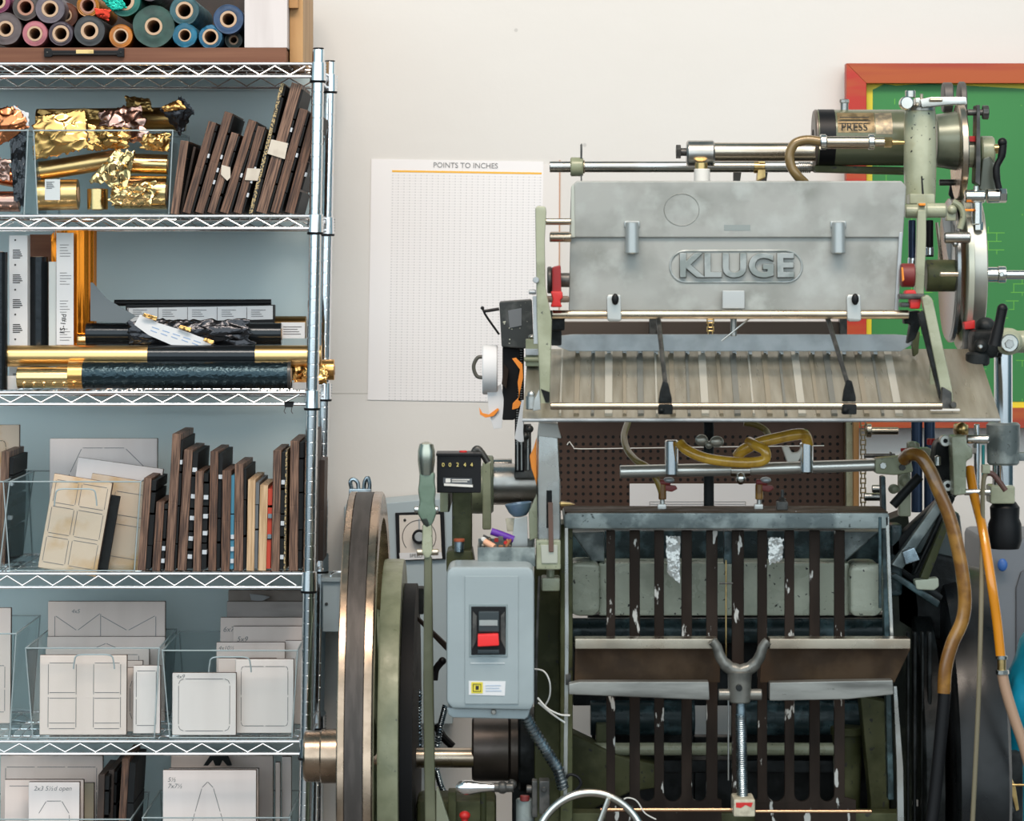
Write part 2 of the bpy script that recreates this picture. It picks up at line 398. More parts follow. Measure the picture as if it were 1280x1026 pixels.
for k, (ta, tb) in enumerate(SH):
    zt = Z(ta); zb_ = Z(tb); xr = post_x(zt) - .013; xl = xr - RW + .026
    m = MB(); rr = .0031
    for yy in (-.006, RD + .006):
        m.tube([(xl, yy, zt), (xr, yy, zt)], rr, 10); m.tube([(xl, yy, zb_), (xr, yy, zb_)], rr, 10)
    for xx in (xr + .007, xl - .007):
        m.tube([(xx, .012, zt), (xx, RD - .012, zt)], rr, 8); m.tube([(xx, .012, zb_), (xx, RD - .012, zb_)], rr, 8)
    sh = m.build('shelf', chrome_wire, rack)
    m = MB()
    pitch = 38.0 * s(0); ph = (k * .37) % 1
    for yy in (-.006, RD + .006):
        pts = []; x = xr - .012; up = (k % 2 == 0)
        while x > xl + .02:
            pts.append((x, yy, zt - .0045 if up else zb_ + .0035)); up = not up; x -= pitch / 2
        m.tube(pts, .0018, 8)
    for xx in (xr + .007, xl - .007):
        pts = []; y = .03; up = True
        while y < RD - .02: pts.append((xx, y, zt - .004 if up else zb_ + .004)); up = not up; y += pitch / 2
        m.tube(pts, .0018, 6)
    m.build('truss_wire', chrome_wire, sh)
    m = MB(); x = xr - .006
    while x > xl: m.tube([(x, -.004, zt - .0022), (x, RD + .004, zt - .0022)], .0013, 6); x -= 12.6 * s(0)
    for yy in (.11, .21, .31): m.tube([(xl, yy, zt - .0062), (xr, yy, zt - .0062)], .0024, 8)
    m.build('deck_wire', chrome, sh)
    for yy in (0, RD):
        for dx in (0, -RW):
            m = MB(); a0 = Vector((post_x(zb_ - .008) + dx, yy, zb_ - .008)); a1 = Vector((post_x(zt + .004) + dx, yy, zt + .004))
            m.cyl(a0, a1, .0158, .0148, 28, .0008)
            for q in range(5): m.ball(a0.lerp(a1, .2 + .16 * q) + Vector((.0145, 0, 0)), .0022, n=6)
            cl = m.build('corner_collar', chrome, sh)
            m = MB(); m.lathe(a0 - Vector((0, 0, .004)), (0, 0, 1), [(0, .0155), (.004, .0165), (.0045, .013)], 24); m.build('sleeve', black_plastic, cl)

# ---------------------------------------------------------------- binder clip
t = thing('binder_clip', 'small black binder clip gripping the lower rail of the wire shelf', 'clip', P(361, 506, -.01))
m = MB(); m.prism([(355, 502), (367, 502), (366, 509), (356, 509)], -.0165, .004, .0006); m.prism([(355, 502), (367, 502), (367, 504), (355, 504)], -.0165, .016, .0006); m.build('clip_body', black_plastic, t)
for a, b in ((357, 355), (365, 364)):
    m = MB(); m.ptube([(a, 509, -.015), (b, 514, -.015), (b + 2, 517, -.015)], .5, 6); m.build('clip_handle', dark_steel, t)

# ================================================================ CRATE OF FOIL ROLLS, top shelf
zc0 = SZ[0] + .0002
cr = thing('open_crate', 'low wooden crate of coloured foil rolls on the top wire shelf', 'crate', (X(150), .2, zc0))
xL = X(-120); xR = X(358)
zfl = Z(59.5)
m = MB(); m.box((xL, .0, zc0), (xR, .018, zfl), .001); m.build('front_board', crate_wood, cr)
m = MB(); m.box((xL, .018, zc0), (xR, .40, zfl - .004), .0008); m.build('bottom_board', crate_wood, cr)
m = MB(); m.box((X(305.5), .001, zfl), (X(359), .40, Z(-45)), .001); m.build('end_panel', whitewash, cr)
m = MB(); m.box((X(359.5), .06, zc0), (X(376.5), .40, Z(-45)), .001); m.box((X(359.5), .04, Z(8)), (X(371), .06, Z(-45)), .001); m.build('end_board', ply_orange, cr)
m = MB(); m.box((xL, .385, zfl), (X(305.5), .40, Z(-45)), .001); m.build('back_board', scorch, cr)
m = MB(); m.prism([(55, 60), (63, 60), (65, 63), (147, 63), (149, 60), (155, 60), (155, 71), (147, 71), (145, 69), (66, 69), (64, 71), (55, 71)], -.009, .009, .0008)
m.ptube([(66, 68, -.010), (146, 68, -.010)], 1.3, 8)
hd = m.build('handle', black_plastic, cr)
m = MB(); m.prism([(95, 62), (117, 62), (117, 67.5), (95, 67.5)], -.0105, .0015, .0003); m.build('handle_label', brass, hd)
m = MB(); [m.pball(x, 65.5, 1.3, -.009) for x in (59, 151)]; m.build('screw', dark_steel, hd)

def rollmat(n, c, c2=None): c = tuple(v * .52 for v in c); return mat(n, c, .5, .1, col2=c2 or tuple(v * .6 for v in c), scale=30, coat=.12, bump=.12, bscale=90, rvar=.12)
rolls = [
 (7, 36, 20.5, 10, 7, .008, (.20, .15, .15), 'mauve grey foil roll at the far left of the crate, lower row'),
 (32, 9, 17, 10.5, 7.5, .012, (.13, .10, .09), 'brown grey foil roll with a pinkish core, upper row'),
 (62.5, 11, 18.5, 10.5, 7.5, .006, (.24, .20, .24), 'lilac grey foil roll resting above the pink and violet grey rolls'),
 (43.5, 42, 16, 9.5, 7, .004, (.78, .25, .30), 'bright pink foil roll in the lower row'),
 (76, 42, 15.5, 10.5, 7.5, .008, (.11, .08, .11), 'violet grey foil roll beside the pink roll, lower row'),
 (112, 38.5, 19.5, 11, 7.5, .004, (.06, .065, .07), 'charcoal foil roll beside the small orange roll'),
 (151, 45, 15, 9.5, 7.5, .008, (.85, .28, .02), 'small orange foil roll in the lower row'),
 (110, 7, 14.5, 10, 7.5, .03, (.80, .30, .02), 'yellow orange foil roll in the upper row behind the charcoal roll'),
 (192, 33, 26.5, 11, 8, .004, (.05, .14, .11), 'largest foil roll, dark green, in the middle of the crate'),
 (156, 1, 20, 12, 8, .02, (.01, .26, .20), 'teal green foil roll with a loose end, upper row'),
 (230.5, 13, 18.5, 11, 8, .008, (.06, .20, .24), 'blue green foil roll in the upper row right of the dark green one'),
 (231, 44, 15.5, 8, 6.5, .004, (.01, .28, .48), 'bright blue foil roll with crinkled edge, lower row'),
 (263, 46, 15, 10, 7.5, .008, (.02, .22, .42), 'mid blue foil roll in the lower row beside the crinkled blue one'),
 (285.5, 24, 19, 10.5, 7.5, .006, (.05, .12, .27), 'navy blue foil roll nearest the white end panel'),
 (82, 19, 16, 8, 6, .07, (.22, .05, .01), 'dark copper foil roll set back behind the lilac one'),
 (292, 50, 11.5, 6, 4, .05, (.06, .10, .085), 'small dark green foil roll set back under the navy roll'),
 (-2, 2, 15, 9, 6, .015, (.45, .06, .20), 'magenta foil roll at the upper left corner'),
 (187, -14, 16, 10, 7, .03, (.10, .07, .09), 'purple grey foil roll above the dark green one'),
]
for i, (x, y, r, rc, rh, Y, c, lab) in enumerate(rolls):
    t = thing('foil_roll', lab, 'foil roll', P(x, y, Y), 'foil rolls in the crate')
    k = s(Y); L_ = .30
    fm = rollmat('roll_foil_%d' % i, c)
    m = MB(); n = 40; rn = random.Random(i)
    p = P(x, y, Y); rg = []
    for (d, q) in ((0, rc), (-.0008, rc + (r - rc) * .35), (.0006, rc + (r - rc) * .6), (0, r - .6), (.0012, r), (L_, r), (L_, rc)):
        ring = []
        for j in range(n):
            a = 2 * PI * j / n
            w = 1 + (.03 * noise.noise(Vector((math.cos(a) * 1.6 + i, math.sin(a) * 1.6, 0))) if q > rc + 3 else 0)
            if lab.find('crinkled') > 0 and q > rc: w *= 1 + .07 * noise.noise(Vector((a * 3, d * 900, 3)))
            ring.append(m.b.verts.new((p.x + math.cos(a) * q * k * w, Y + d, p.z + math.sin(a) * q * k * w)))
        rg.append(ring)
    for q in range(len(rg) - 1):
        for j in range(n): m.b.faces.new((rg[q][j], rg[q][(j + 1) % n], rg[q + 1][(j + 1) % n], rg[q + 1][j]))
    m.build('wound_foil', fm, t, ang=.9)
    m = MB(); m.lathe((p.x, Y - .0015, p.z), (0, 1, 0), [(0, rh * k), (0, rc * k), (L_, rc * k), (L_, rh * k), (0, rh * k)], 28, cap=False)
    m.build('core', core_card if i not in (1, 7) else mat('pink_core', (.40, .21, .15), .8), t)
def crumple(name, pts, Y, amp, mt, seed=0, nx=26, fr=38, parent=None, depth=.0, D=.0):
    """irregular sheet of foil: pixel outline (4 corners TL TR BR BL) with creased folds"""
    b = bmesh.new(); TL, TR, BR, BL = [P(x, y, Y) for x, y in pts]; nx = int(nx * 2.0); fr = fr * .62
    hh = (TL - BL).length; ww = (TR - TL).length; ny = max(8, int(nx * hh / max(ww, .001)))
    g = []
    def ridge(x, y, z_): return 1 - 2 * abs(noise.noise(Vector((x, y, z_))))
    for j in range(ny + 1):
        row = []
        for i in range(nx + 1):
            u = i / nx; v = j / ny; q = TL.lerp(TR, u).lerp(BL.lerp(BR, u), v)
            wx = noise.noise(Vector((q.x * 14, q.z * 14, seed))) * .02; wz = noise.noise(Vector((q.x * 14, q.z * 14, seed + 7))) * .02
            n1 = ridge((q.x + wx) * fr, (q.z + wz) * fr * .6, seed * 1.7); n2 = ridge((q.x - wz) * fr * 2.1, (q.z + wx) * fr * 1.4, seed + 3.3); n3 = ridge(q.x * fr * 4.5, q.z * fr * 4, seed + 8)
            q = q + Vector((noise.noise(Vector((v * 6, seed, u * 5))) * ww * .10 + (noise.noise(Vector((v * 17, seed, 2))) * ww * .04 if i in (0, nx) else 0), -(n1 * .9 + n2 * .42 + n3 * .13) * amp * .8 - math.sin(u * PI) * math.sin(v * PI) * depth,
                            noise.noise(Vector((u * 6, seed + 9, v * 7))) * hh * .10 + (noise.noise(Vector((u * 19, seed, 5))) * hh * .08 if j in (0, ny) else 0)))
            row.append(b.verts.new(q))
        g.append(row)
    for j in range(ny):
        for i in range(nx):
            a, b1, c, d = g[j][i], g[j][i + 1], g[j + 1][i + 1], g[j + 1][i]
            if (i + j) % 2: b.faces.new((a, b1, c)); b.faces.new((a, c, d))
            else: b.faces.new((a, b1, d)); b.faces.new((b1, c, d))
    me = bpy.data.meshes.new(name); b.to_mesh(me); b.free(); me.materials.append(mt); me.shade_smooth(); me.set_sharp_from_angle(angle=.45)
    o = bpy.data.objects.new(name, me); C.objects.link(o)
    sd = o.modifiers.new('thickness', 'SOLIDIFY'); sd.thickness = .0006
    if parent: o.parent = parent; o.matrix_parent_inverse = wmat(parent).inverted()
    return o
tag(crumple('foil_scrap', [(118, 10), (139, 12), (136, 27), (120, 20)], .004, .004, red_foil, 4, 14), 'loose red foil scrap on top of the charcoal roll', 'foil scrap')
tag(crumple('foil_scrap', [(128, 0), (152, -2), (160, 10), (140, 14)], .012, .004, mat('teal_foil', (.01, .30, .22), .25, .8), 7, 14), 'loose teal foil end hanging over the roll beside it', 'foil scrap')

# ================================================================ ACRYLIC BINS
def bin_(x0, x1, xb0, xb1, ytop, zbot, label, handle=None, D=.34, Yf=.012):
    t = thing('acrylic_bin', label, 'bin', (X((x0 + x1) / 2, Yf), Yf + D / 2, zbot), 'clear acrylic bins on the wire rack')
    zt = Z(ytop, Yf); th = .003
    A = [Vector((X(x0, Yf), Yf, zt)), Vector((X(x1, Yf), Yf, zt)), Vector((X(x1, Yf), Yf + D, zt)), Vector((X(x0, Yf), Yf + D, zt))]
    Yb = Yf + .014
    B = [Vector((X(xb0, Yb), Yb, zbot)), Vector((X(xb1, Yb), Yb, zbot)), Vector((X(xb1, Yb), Yf + D - .014, zbot)), Vector((X(xb0, Yb), Yf + D - .014, zbot))]
    c = sum((A + B), Vector()) / 8
    def slab(m, q):
        n = (q[1] - q[0]).cross(q[2] - q[0]).normalized(); mid = sum(q, Vector()) / 4
        if n.dot(c - mid) < 0: n = -n
        vs = [m.b.verts.new(p) for p in q] + [m.b.verts.new(p + n * th) for p in q]
        for f in ((0, 1, 2, 3), (4, 5, 6, 7), (0, 1, 5, 4), (1, 2, 6, 5), (2, 3, 7, 6), (3, 0, 4, 7)): m.b.faces.new([vs[i] for i in f])
    m = MB()
    for i in range(4): slab(m, [A[i], A[(i + 1) % 4], B[(i + 1) % 4], B[i]])
    slab(m, B)
    m.build('walls', acrylic_m, t)
    m = MB()
    for i in range(4): m.tube([A[i], A[(i + 1) % 4]], .0016, 6)
    for i in range(4): m.tube([A[i], B[i]], .0013, 6)
    m.tube([B[0], B[1]], .0013, 6)
    m.build('rim', acrylic_edge, t)
    if handle:
        hx0, hx1, hy0, hy1 = handle; yy = Yf + .001
        m = MB(); m.ptube([(hx0, hy1, yy), (hx0 + 1, (hy0 + hy1) / 2, yy - .002), (hx0 + 5, hy0 + 1, yy - .005), ((hx0 + hx1) / 2, hy0, yy - .006), (hx1 - 5, hy0 + 1, yy - .005), (hx1 - 1, (hy0 + hy1) / 2, yy - .002), (hx1, hy1, yy)], 1.0, 8, smooth=4)
        m.build('finger_grip', acrylic_edge, t)
    return t
bin_(42, 216, 47, 211, 163, SZ[1] + .0003, 'clear acrylic bin of gold foil rolls on the second shelf')
bin_(-110, 35, -105, 30, 163, SZ[1] + .0003, 'clear acrylic bin of copper foil at the left edge, second shelf')
bin_(4, 176, 12, 168, 602, SZ[3] + .0003, 'clear acrylic bin holding stained plywood dies on the fourth shelf', (68, 121, 611, 632))
bin_(32, 199, 41, 193, 810, SZ[4] + .0003, 'clear acrylic bin of white dies on the fifth shelf, left of the two full bins', (92, 143, 818, 836))
bin_(203, 372, 212, 365, 813, SZ[4] + .0003, 'clear acrylic bin of white dies on the fifth shelf, beside the rack post', (261, 314, 821, 840))
bin_(-140, 20, -132, 12, 792, SZ[4] + .0003, 'clear acrylic bin cut off by the left edge, fifth shelf')
bin_(-130, 12, -124, -1, 602, SZ[3] + .0003, 'clear acrylic bin cut off by the left edge, fourth shelf')
bin_(178, 362, 185, 356, 1022, SZ[5] + .0003, 'clear acrylic bin on the lowest shelf, right side')
bin_(-30, 163, -22, 156, 1024, SZ[5] + .0003, 'clear acrylic bin on the lowest shelf, left side')

# ================================================================ CUTTING DIES ON EDGE
def die(xb, xt, w, ytop, zbot, Y, D, label, edge=die_edge, rub=rubber_blk, rw=5.0, dots=(), dotm=foam_white, group=None, seam_at=.5, wrap=False, back=None, raise_=0):
    zt = Z(ytop, Y); zb0 = zbot + raise_ * s(Y); xb_ = X(xb, Y); xt_ = X(xt, Y)
    ang = math.atan2(xt_ - xb_, zt - zb0); W = w * s(Y) * math.cos(ang); Rw = rw * s(Y) * math.cos(ang)
    H = (zt - zb0) / math.cos(ang) - W * math.tan(ang) * 0
    lift = 0
    if ang > 0: lift = (W + Rw) * math.sin(ang)
    t = thing('cutting_die', label, 'die', (xb_, Y, zb0 + lift), group); t.rotation_euler = (0, ang, 0)
    H -= lift
    m = MB(); sm = H * seam_at
    m.box((0, 0, 0), (W, D, sm - .0008), .0008); m.box((0, .0004, sm - .001), (W - .0003, D, sm + .001)); m.box((0, 0, sm + .0008), (W, D, H), .0008)
    m.build('plywood_base', edge, t, local=True)
    if rw > 0:
        m = MB(); rn = random.Random(int(xb * 7 + ytop)); z = .004
        while z < H - .012:
            h = rn.uniform(.03, .08); z2 = min(z + h, H - .004)
            m.box((W, .002 + rn.uniform(0, .003), z), (W + Rw * rn.uniform(.75, 1), D - .004, z2), .0007); z = z2 + rn.uniform(.001, .006)
        m.build('rubber_padding', rub, t, local=True)
        for f in dots:
            m = MB(); m.box((W + Rw * .15, -.0006, H * f), (W + Rw * .95, .02, H * f + .0085), .0005); m.build('foam_block', dotm, t, local=True)
    if wrap:
        m = MB(); m.box((W + Rw, 0, .002), (W + Rw + .0035, D * .9, H + .002), .0005); m.build('corrugated_backing', tan_cork, t, local=True)
    return t
G2 = 'steel rule dies leaning on the second shelf'
z1 = SZ[1] + .0002
d2 = [
 (213, 226, 10, 175, 'short die leaning against the gold foil bin', die_edge2, ()),
 (228, 262, 10.5, 151, 'die with one white foam dot, second leaning from the gold foil bin', die_edge, (.62,)),
 (244, 282, 11, 139, 'tall die leaning third from the gold foil bin', die_edge, (.55, .42, .3)),
 (259, 290.5, 9.5, 165, 'shorter leaning die with a torn piece of tape across its edge', die_edge2, ()),
 (275, 312, 11, 149, 'leaning die between the taped short die and the die with wide white tape', die_edge, (.4,)),
 (292, 323, 10, 157, 'leaning die with wide white tape, beside the corrugated strip', die_edge, (.5, .36, .2)),
 (320, 366, 14, 103, 'tallest leaning die, tied with cream tape near its top', die_edge2, (.64, .52)),
 (338, 376, 11, 135, 'leaning die just right of the tallest one', die_edge, (.55,)),
 (356, 390, 12, 140, 'leaning die nearest the rack post on the second shelf', die_edge, (.38,)),
]
for a in d2: die(a[0], a[1], a[2], a[3], z1, .012 if a[0] != 356 else .03, .27, a[4], a[5], rw=3.2 if a[0] != 213 else .4, dots=a[6], group=G2)
die(224, 242, 3.2, 183, z1, .05, .2, 'thin black backed die tucked behind the short leaning one', scorch, rw=.4, group=G2)
die(311, 351.5, 4.5, 103, z1, .010, .2, 'narrow black die with a gold corrugated strip on its edge', tan_cork, rw=3.5, group=G2)
def tape(name, pts, Y, m_, label, D=.003):
    m = MB(); m.prism(pts, Y, D, .0004); return tag(m.build(name, m_), label, 'tape')
ctape = mat('cream_tape', (.62, .55, .46), .6, col2=(.55, .48, .40), scale=40)
tape('tape_strip', [(339, 174), (360, 179), (356, 199), (334, 192)], .0075, ctape, 'cream masking tape wrapped round the tallest leaning die')
tape('tape_strip', [(277, 206), (288, 209), (288, 222), (284, 226), (276, 218)], .0085, ctape, 'torn bit of cream tape on the short leaning die')
tape('tape_strip', [(309, 210), (326, 211), (322, 226), (306, 225)], .0085, ctape, 'wide whitish tape across two leaning dies')

# fourth shelf dies
G4 = 'steel rule dies standing on the fourth shelf'
z3 = SZ[3] + .0002
d4 = [
 (171.5, 180, 10, 597, .02, .22, die_edge2, rubber_blk, 7, (), 'low wide die standing against the stained die bin', foam_white, .55),
 (190, 195.5, 10, 627, .012, .2, die_edge, rubber_blk, 5, (.3, .12), 'shortest dark die on the fourth shelf, second from the bin', foam_white, .42),
 (206, 215.5, 11, 542, .012, .26, die_edge2, rubber_blk, 3.4, (.78,), 'tallest dark die on the fourth shelf', foam_white, .5),
 (221.5, 230, 11, 562, .02, .26, die_edge2, rubber_blk, 7, (.82, .6, .42, .25, .1), 'die with a grey tabbed side, right of the tallest die', foam_white, .48),
 (241, 244.5, 10, 589, .012, .2, die_edge2, rubber_blk, 7, (.72, .53, .36, .17), 'die with a column of pale foam squares', foam_white, .5),
 (260, 263, 10, 564, .02, .25, die_edge, rubber_blk, 6, (.77,), 'tall dark die between the foam square die and the blue rubber die', foam_white, .48),
 (276, 278, 11, 588, .012, .22, die_edge, foam_blue, 5, (.32, .2, .08), 'dark die with strips of blue rubber', foam_white, .5),
 (292.5, 293.5, 11, 580, .02, .24, die_edge2, rubber_blk, 4, (), 'dark die left of the pale pine edged pair', foam_white, .46),
 (308, 310, 9.5, 600, .02, .24, pine_edge, mat('grey_rubber', (.12, .13, .14), .6), 5, (), 'pale pine edged die with grey rubber', foam_white, .999),
 (322.5, 325, 10, 607, .02, .2, pine_edge, foam_red, 6, (.62, .38), 'pale pine edged die with red rubber', mat('slate_rubber', (.16, .22, .26), .6), .999),
 (339, 341.5, 10, 563, .012, .24, die_edge2, rubber_blk, 5.5, (.72, .38, .1), 'die backed by a corrugated strip with a curved top', foam_white, .48),
 (361, 363, 11, 551, .02, .26, die_edge2, rubber_blk, 6, (), 'tall die next to the front rack post', foam_white, .5),
]
for a in d4:
    dd = die(a[0], a[1], a[2], a[3], z3, a[4], a[5], a[10], a[6], a[7], a[8], a[9], a[11], G4, a[12], wrap=(a[0] == 339))
die(381, 383, 10, 541, z3, .05, .26, 'dark die partly hidden behind the front rack post', scorch, rw=0, group=G4)
die(396, 398, 8, 575, z3, .24, .12, 'small dark die beyond the rack post near the back', scorch, rw=0, group=G4)
# low shelf dies
z5 = SZ[5] + .0002
die(119, 123, 8, 968, z5, .06, .2, 'dark die standing behind the left bin on the lowest shelf', scorch, rw=6, dots=(.3, .5), group='dark dies on the lowest shelf')
die(131, 136, 7, 962, z5, .10, .2, 'narrow dark die between the two others on the lowest shelf', scorch, rw=4, dots=(), group='dark dies on the lowest shelf')
die(143, 153, 9, 948, z5, .06, .2, 'dark die beside the gap between the lowest bins', die_edge, rw=10, dots=(), group='dark dies on the lowest shelf')

# ================================================================ DIE BOARDS SEEN FACE ON
def board(x0, x1, y0, Y, zbot, label, face=board_face, lines=(), txt=None, tilt=4.0, roll=0.0, th=.012, group=None, ybot=None, curve=None, chips=True, inkm=faint_ink):
    k = s(Y); W = (x1 - x0) * k; zt = Z(y0, Y); zb0 = zbot if ybot is None else Z(ybot, Y); H = zt - zb0
    t = thing('die_board', label, 'die board', (X(x0, Y), Y, zb0), group)
    t.rotation_euler = (-R(tilt), R(roll), 0)
    m = MB(); m.box((0, 0, 0), (W, th, H), .0022, seg=2)
    bd = m.build('plywood_panel', [face], t, local=True)
    m = MB(); m.box((.0006, .0012, .0006), (W + .0004, th + .0004, H + .0003), .0008); m.build('burnt_edge', board_side, t, local=True)
    if lines:
        m = MB()
        for ln in lines:
            ln = [(u * W, H - v * H) for u, v in ln]
            for (ax, az), (bx, bz) in zip(ln, ln[1:]):
                d = Vector((bx - ax, 0, bz - az)); n_ = max(1, round(d.length / .055))
                for q in range(n_):
                    p = Vector((ax, 0, az)) + d * ((q + .04) / n_); e = Vector((ax, 0, az)) + d * ((q + .96) / n_)
                    m.tube([p, e], .0008, 4)
        m.build('rule_slot', inkm, t, local=True)
    if txt:
        for (body, u, v, sz) in txt:
            cu = bpy.data.curves.new('handwriting', 'FONT'); cu.body = body; cu.size = sz * k; cu.extrude = .0002; cu.shear = .25
            o = fontmesh(cu, 'handwriting', grey_ink)
            o.location = (u * W, -.0003, H - v * H); o.rotation_euler = (PI / 2, 0, 0); o.parent = t
    return t
def rect(u0, v0, u1, v1): return [(u0, v0), (u1, v0), (u1, v1), (u0, v1), (u0, v0)]
def rrect(u0, v0, u1, v1, r=.04, ry=.05):
    return [(u0 + r, v0), (u1 - r, v0), (u1 - r * .3, v0 + ry * .3), (u1, v0 + ry), (u1, v1 - ry), (u1 - r * .3, v1 - ry * .3), (u1 - r, v1), (u0 + r, v1), (u0 + r * .3, v1 - ry * .3), (u0, v1 - ry), (u0, v0 + ry), (u0 + r * .3, v0 + ry * .3), (u0 + r, v0)]
GB = 'die boards standing in the acrylic bins'
b4 = SZ[4] + .0042; b3 = SZ[3] + .0042; b5 = SZ[5] + .0042
# fourth shelf bin
board(61, 196, 548, .25, b3, 'largest whitish board with an arched outline, at the back of the fourth shelf bin', board_face2, [[(.08, .5), (.3, .08), (.7, .08), (.95, .3), (.95, .9)]], group=GB, tilt=3)
board(78, 186, 570, .17, b3, 'grey whitish board leaning behind the stained one', board_face2, [rect(.55, .2, .9, .9)], group=GB, tilt=4, roll=8)
board(96, 178, 590, .115, b3, 'board half hidden behind the stained one, with taped squares', board_tan, [rect(.4, .15, .93, .4), rect(.4, .5, .93, .85)], group=GB, tilt=4, roll=9)
t = board(47, 121, 590, .055, b3, 'brown stained board cut with six squares, in front in the fourth shelf bin', board_tan,
      [rect(.06, .06, .44, .30), rect(.5, .06, .94, .30), rect(.06, .34, .44, .62), rect(.5, .34, .94, .62), rect(.06, .66, .44, .93), rect(.5, .66, .94, .93)], group=GB, tilt=4, roll=9.5, th=.018)
m = MB(); m.box((.012, .0185, .006), (.135, .030, .165), .001); m.build('rubber_padding', rubber_blk, t, local=True)
board(-60, 23, 531, .26, b3, 'tan board with a dark handle slot cut off by the left edge', board_tan, [rrect(.5, .12, .8, .6)], group=GB, tilt=3, inkm=black_ink)
die(-4, 2, 10, 564, b3, .10, .2, 'dark die in the bin cut off at the left edge', die_edge2, rw=6, dots=(.7, .4), group='dark dies at the left edge')
# fifth shelf, left bin
board(59, 206, 752, .27, b4, 'tallest board in the left bin, fifth shelf, with a zigzag line', board_face, [[(.06, .95), (.06, .12), (.25, .25), (.45, .1), (.45, .95)], [(.45, .12), (.68, .25), (.92, .12), (.92, .9)]], [('4x5', .2, .1, 7)], group=GB, tilt=2.5)
board(58, 206, 796, .235, b4, 'board just below the tallest one in the left bin, fifth shelf', board_face, [[(.4, .14), (.5, .08), (.6, .14), (.62, .3)]], group=GB, tilt=3)
board(56, 186, 811, .20, b4, 'board third from the back of the left bin, fifth shelf', board_face, [rect(.1, .08, .9, .9)], group=GB, tilt=3)
board(152, 178, 826, .15, b4, 'narrow board with a rounded top behind the front board', board_face, [], group=GB, tilt=3)
board(166, 200, 832, .055, b4, 'board at the right side of the left bin, fifth shelf', board_face2, [rect(.12, .08, .85, .88)], group=GB, tilt=3)
board(140, 171, 835, .082, b4, 'narrow board with a slot, peeking from behind the front board', board_face, [[(.8, .2), (.72, .3), (.72, .7), (.8, .8)]], group=GB, tilt=3)
board(49, 158, 819, .036, b4, 'front board in the left bin cut with a grid of rectangles', board_face,
      [rect(.1, .1, .42, .92), [(.1, .47), (.42, .47)], [(.1, .54), (.42, .54)], [(.1, .85), (.42, .85)], rect(.62, .1, .93, .92), [(.62, .47), (.93, .47)], [(.62, .54), (.93, .54)], [(.62, .85), (.93, .85)]], group=GB, tilt=3)
# fifth shelf, right bin
tb = board(285, 390, 738, .33, b4, 'dark brown board at the very back of the right bin', board_dark, [], group=GB, tilt=1)
board(283, 384, 752, .295, b4, 'grey board with wood grain under the dark brown one', mat('grey_plywood', (.42, .37, .35), .6, 0, col2=(.34, .30, .28), scale=7, stretch=(1, 1, 4)), [[(.15, .27), (.5, .27)], [(.55, .26), (.95, .26)]], group=GB, tilt=2)
board(275, 385, 772, .26, b4, 'board with faint writing, third from the back of the right bin', board_face, [], [('6x7½', .03, .14, 9)], group=GB, tilt=2)
board(291, 382, 783, .225, b4, 'board with an arched cut, fourth from the back of the right bin', board_face, [[(.2, .36), (.35, .22), (.5, .17), (.65, .22), (.8, .36)]], [('5x9', .05, .16, 9)], group=GB, tilt=2)
board(356, 378, 801, .19, b4, 'narrow board in the right bin beside the post', board_face2, group=GB, tilt=2)
board(270, 356, 803, .16, b4, 'board with faint writing, fifth from the back of the right bin', board_face, [rect(.06, .2, .9, .9)], [('4x10½', .03, .09, 7)], group=GB, tilt=2.5)
board(272, 345, 823, .115, b4, 'board behind the front pair in the right bin', board_face, [], [('4½x7', .5, .1, 6)], group=GB, tilt=2.5)
board(294, 367, 824, .06, b4, 'taller board of the front pair in the right bin', board_face2, [rrect(.1, .1, .9, .9)], group=GB, tilt=2.5)
board(215, 295, 841, .032, b4, 'front board with a large rounded rectangle and small writing', board_face2, [rrect(.1, .1, .9, .93, .08, .08)], [('4x9', .06, .09, 7)], group=GB, tilt=2.5)
board(-60, 13, 760, .2, b4, 'board cut off by the left edge, fifth shelf', board_face, [rect(.2, .5, .9, .9)], group=GB, tilt=2)
# lowest shelf
board(0, 128, 945, .26, b5, 'widest board in the left bin on the lowest shelf', board_face, [rect(.05, .1, .94, .95), [(.18, .3), (.24, .2)], [(.8, .2), (.85, .28)]], group=GB, tilt=2)
board(102, 117, 979, .13, b5, 'narrow tan board beside the dark dies on the lowest shelf', mat('tan_edge_board', (.5, .42, .3), .6), group=GB, tilt=2)
board(5, 104, 975, .10, b5, 'board behind the one marked with handwriting, lowest shelf', board_face, [[(.05, .06), (.38, .06)]], group=GB, tilt=2)
board(35, 99, 978, .055, b5, 'small front board with handwriting, lowest shelf', board_face2, [[(.2, .3), (.35, .18), (.65, .18), (.8, .3), (.8, .9)]], [('2x3 5½d open', .1, .08, 8)], group=GB, tilt=2)
board(213, 341, 945, .26, b5, 'board at the back of the right bin on the lowest shelf', board_face, [], group=GB, tilt=2)
board(344, 350, 953, .2, b5, 'edge of a thin board on the lowest shelf', board_face, group=GB, tilt=1)
board(352, 364, 946, .25, b5, 'narrow board next to the rack post on the lowest shelf', board_face2, group=GB, tilt=1)
board(210, 323, 961, .13, b5, 'board just behind the triangle board, lowest shelf', board_face, [], group=GB, tilt=2)
board(203, 320, 963, .06, b5, 'front board marked with a large triangle, lowest shelf', board_face2, [[(.12, 1), (.42, .15), (.48, .1), (.54, .15), (.85, 1)]], [('5½\n7x7½', .05, .1, 8)], group=GB, tilt=2)
m = MB(); m.prism([(254, 957), (262, 945), (285, 945), (290, 957), (284, 957), (278, 950), (275, 957), (269, 957), (266, 950), (260, 957)], .225, .01, .001)
tag(m.build('rubber_bracket', rubber_blk), 'small black zigzag piece on top of the lowest boards', 'rubber')
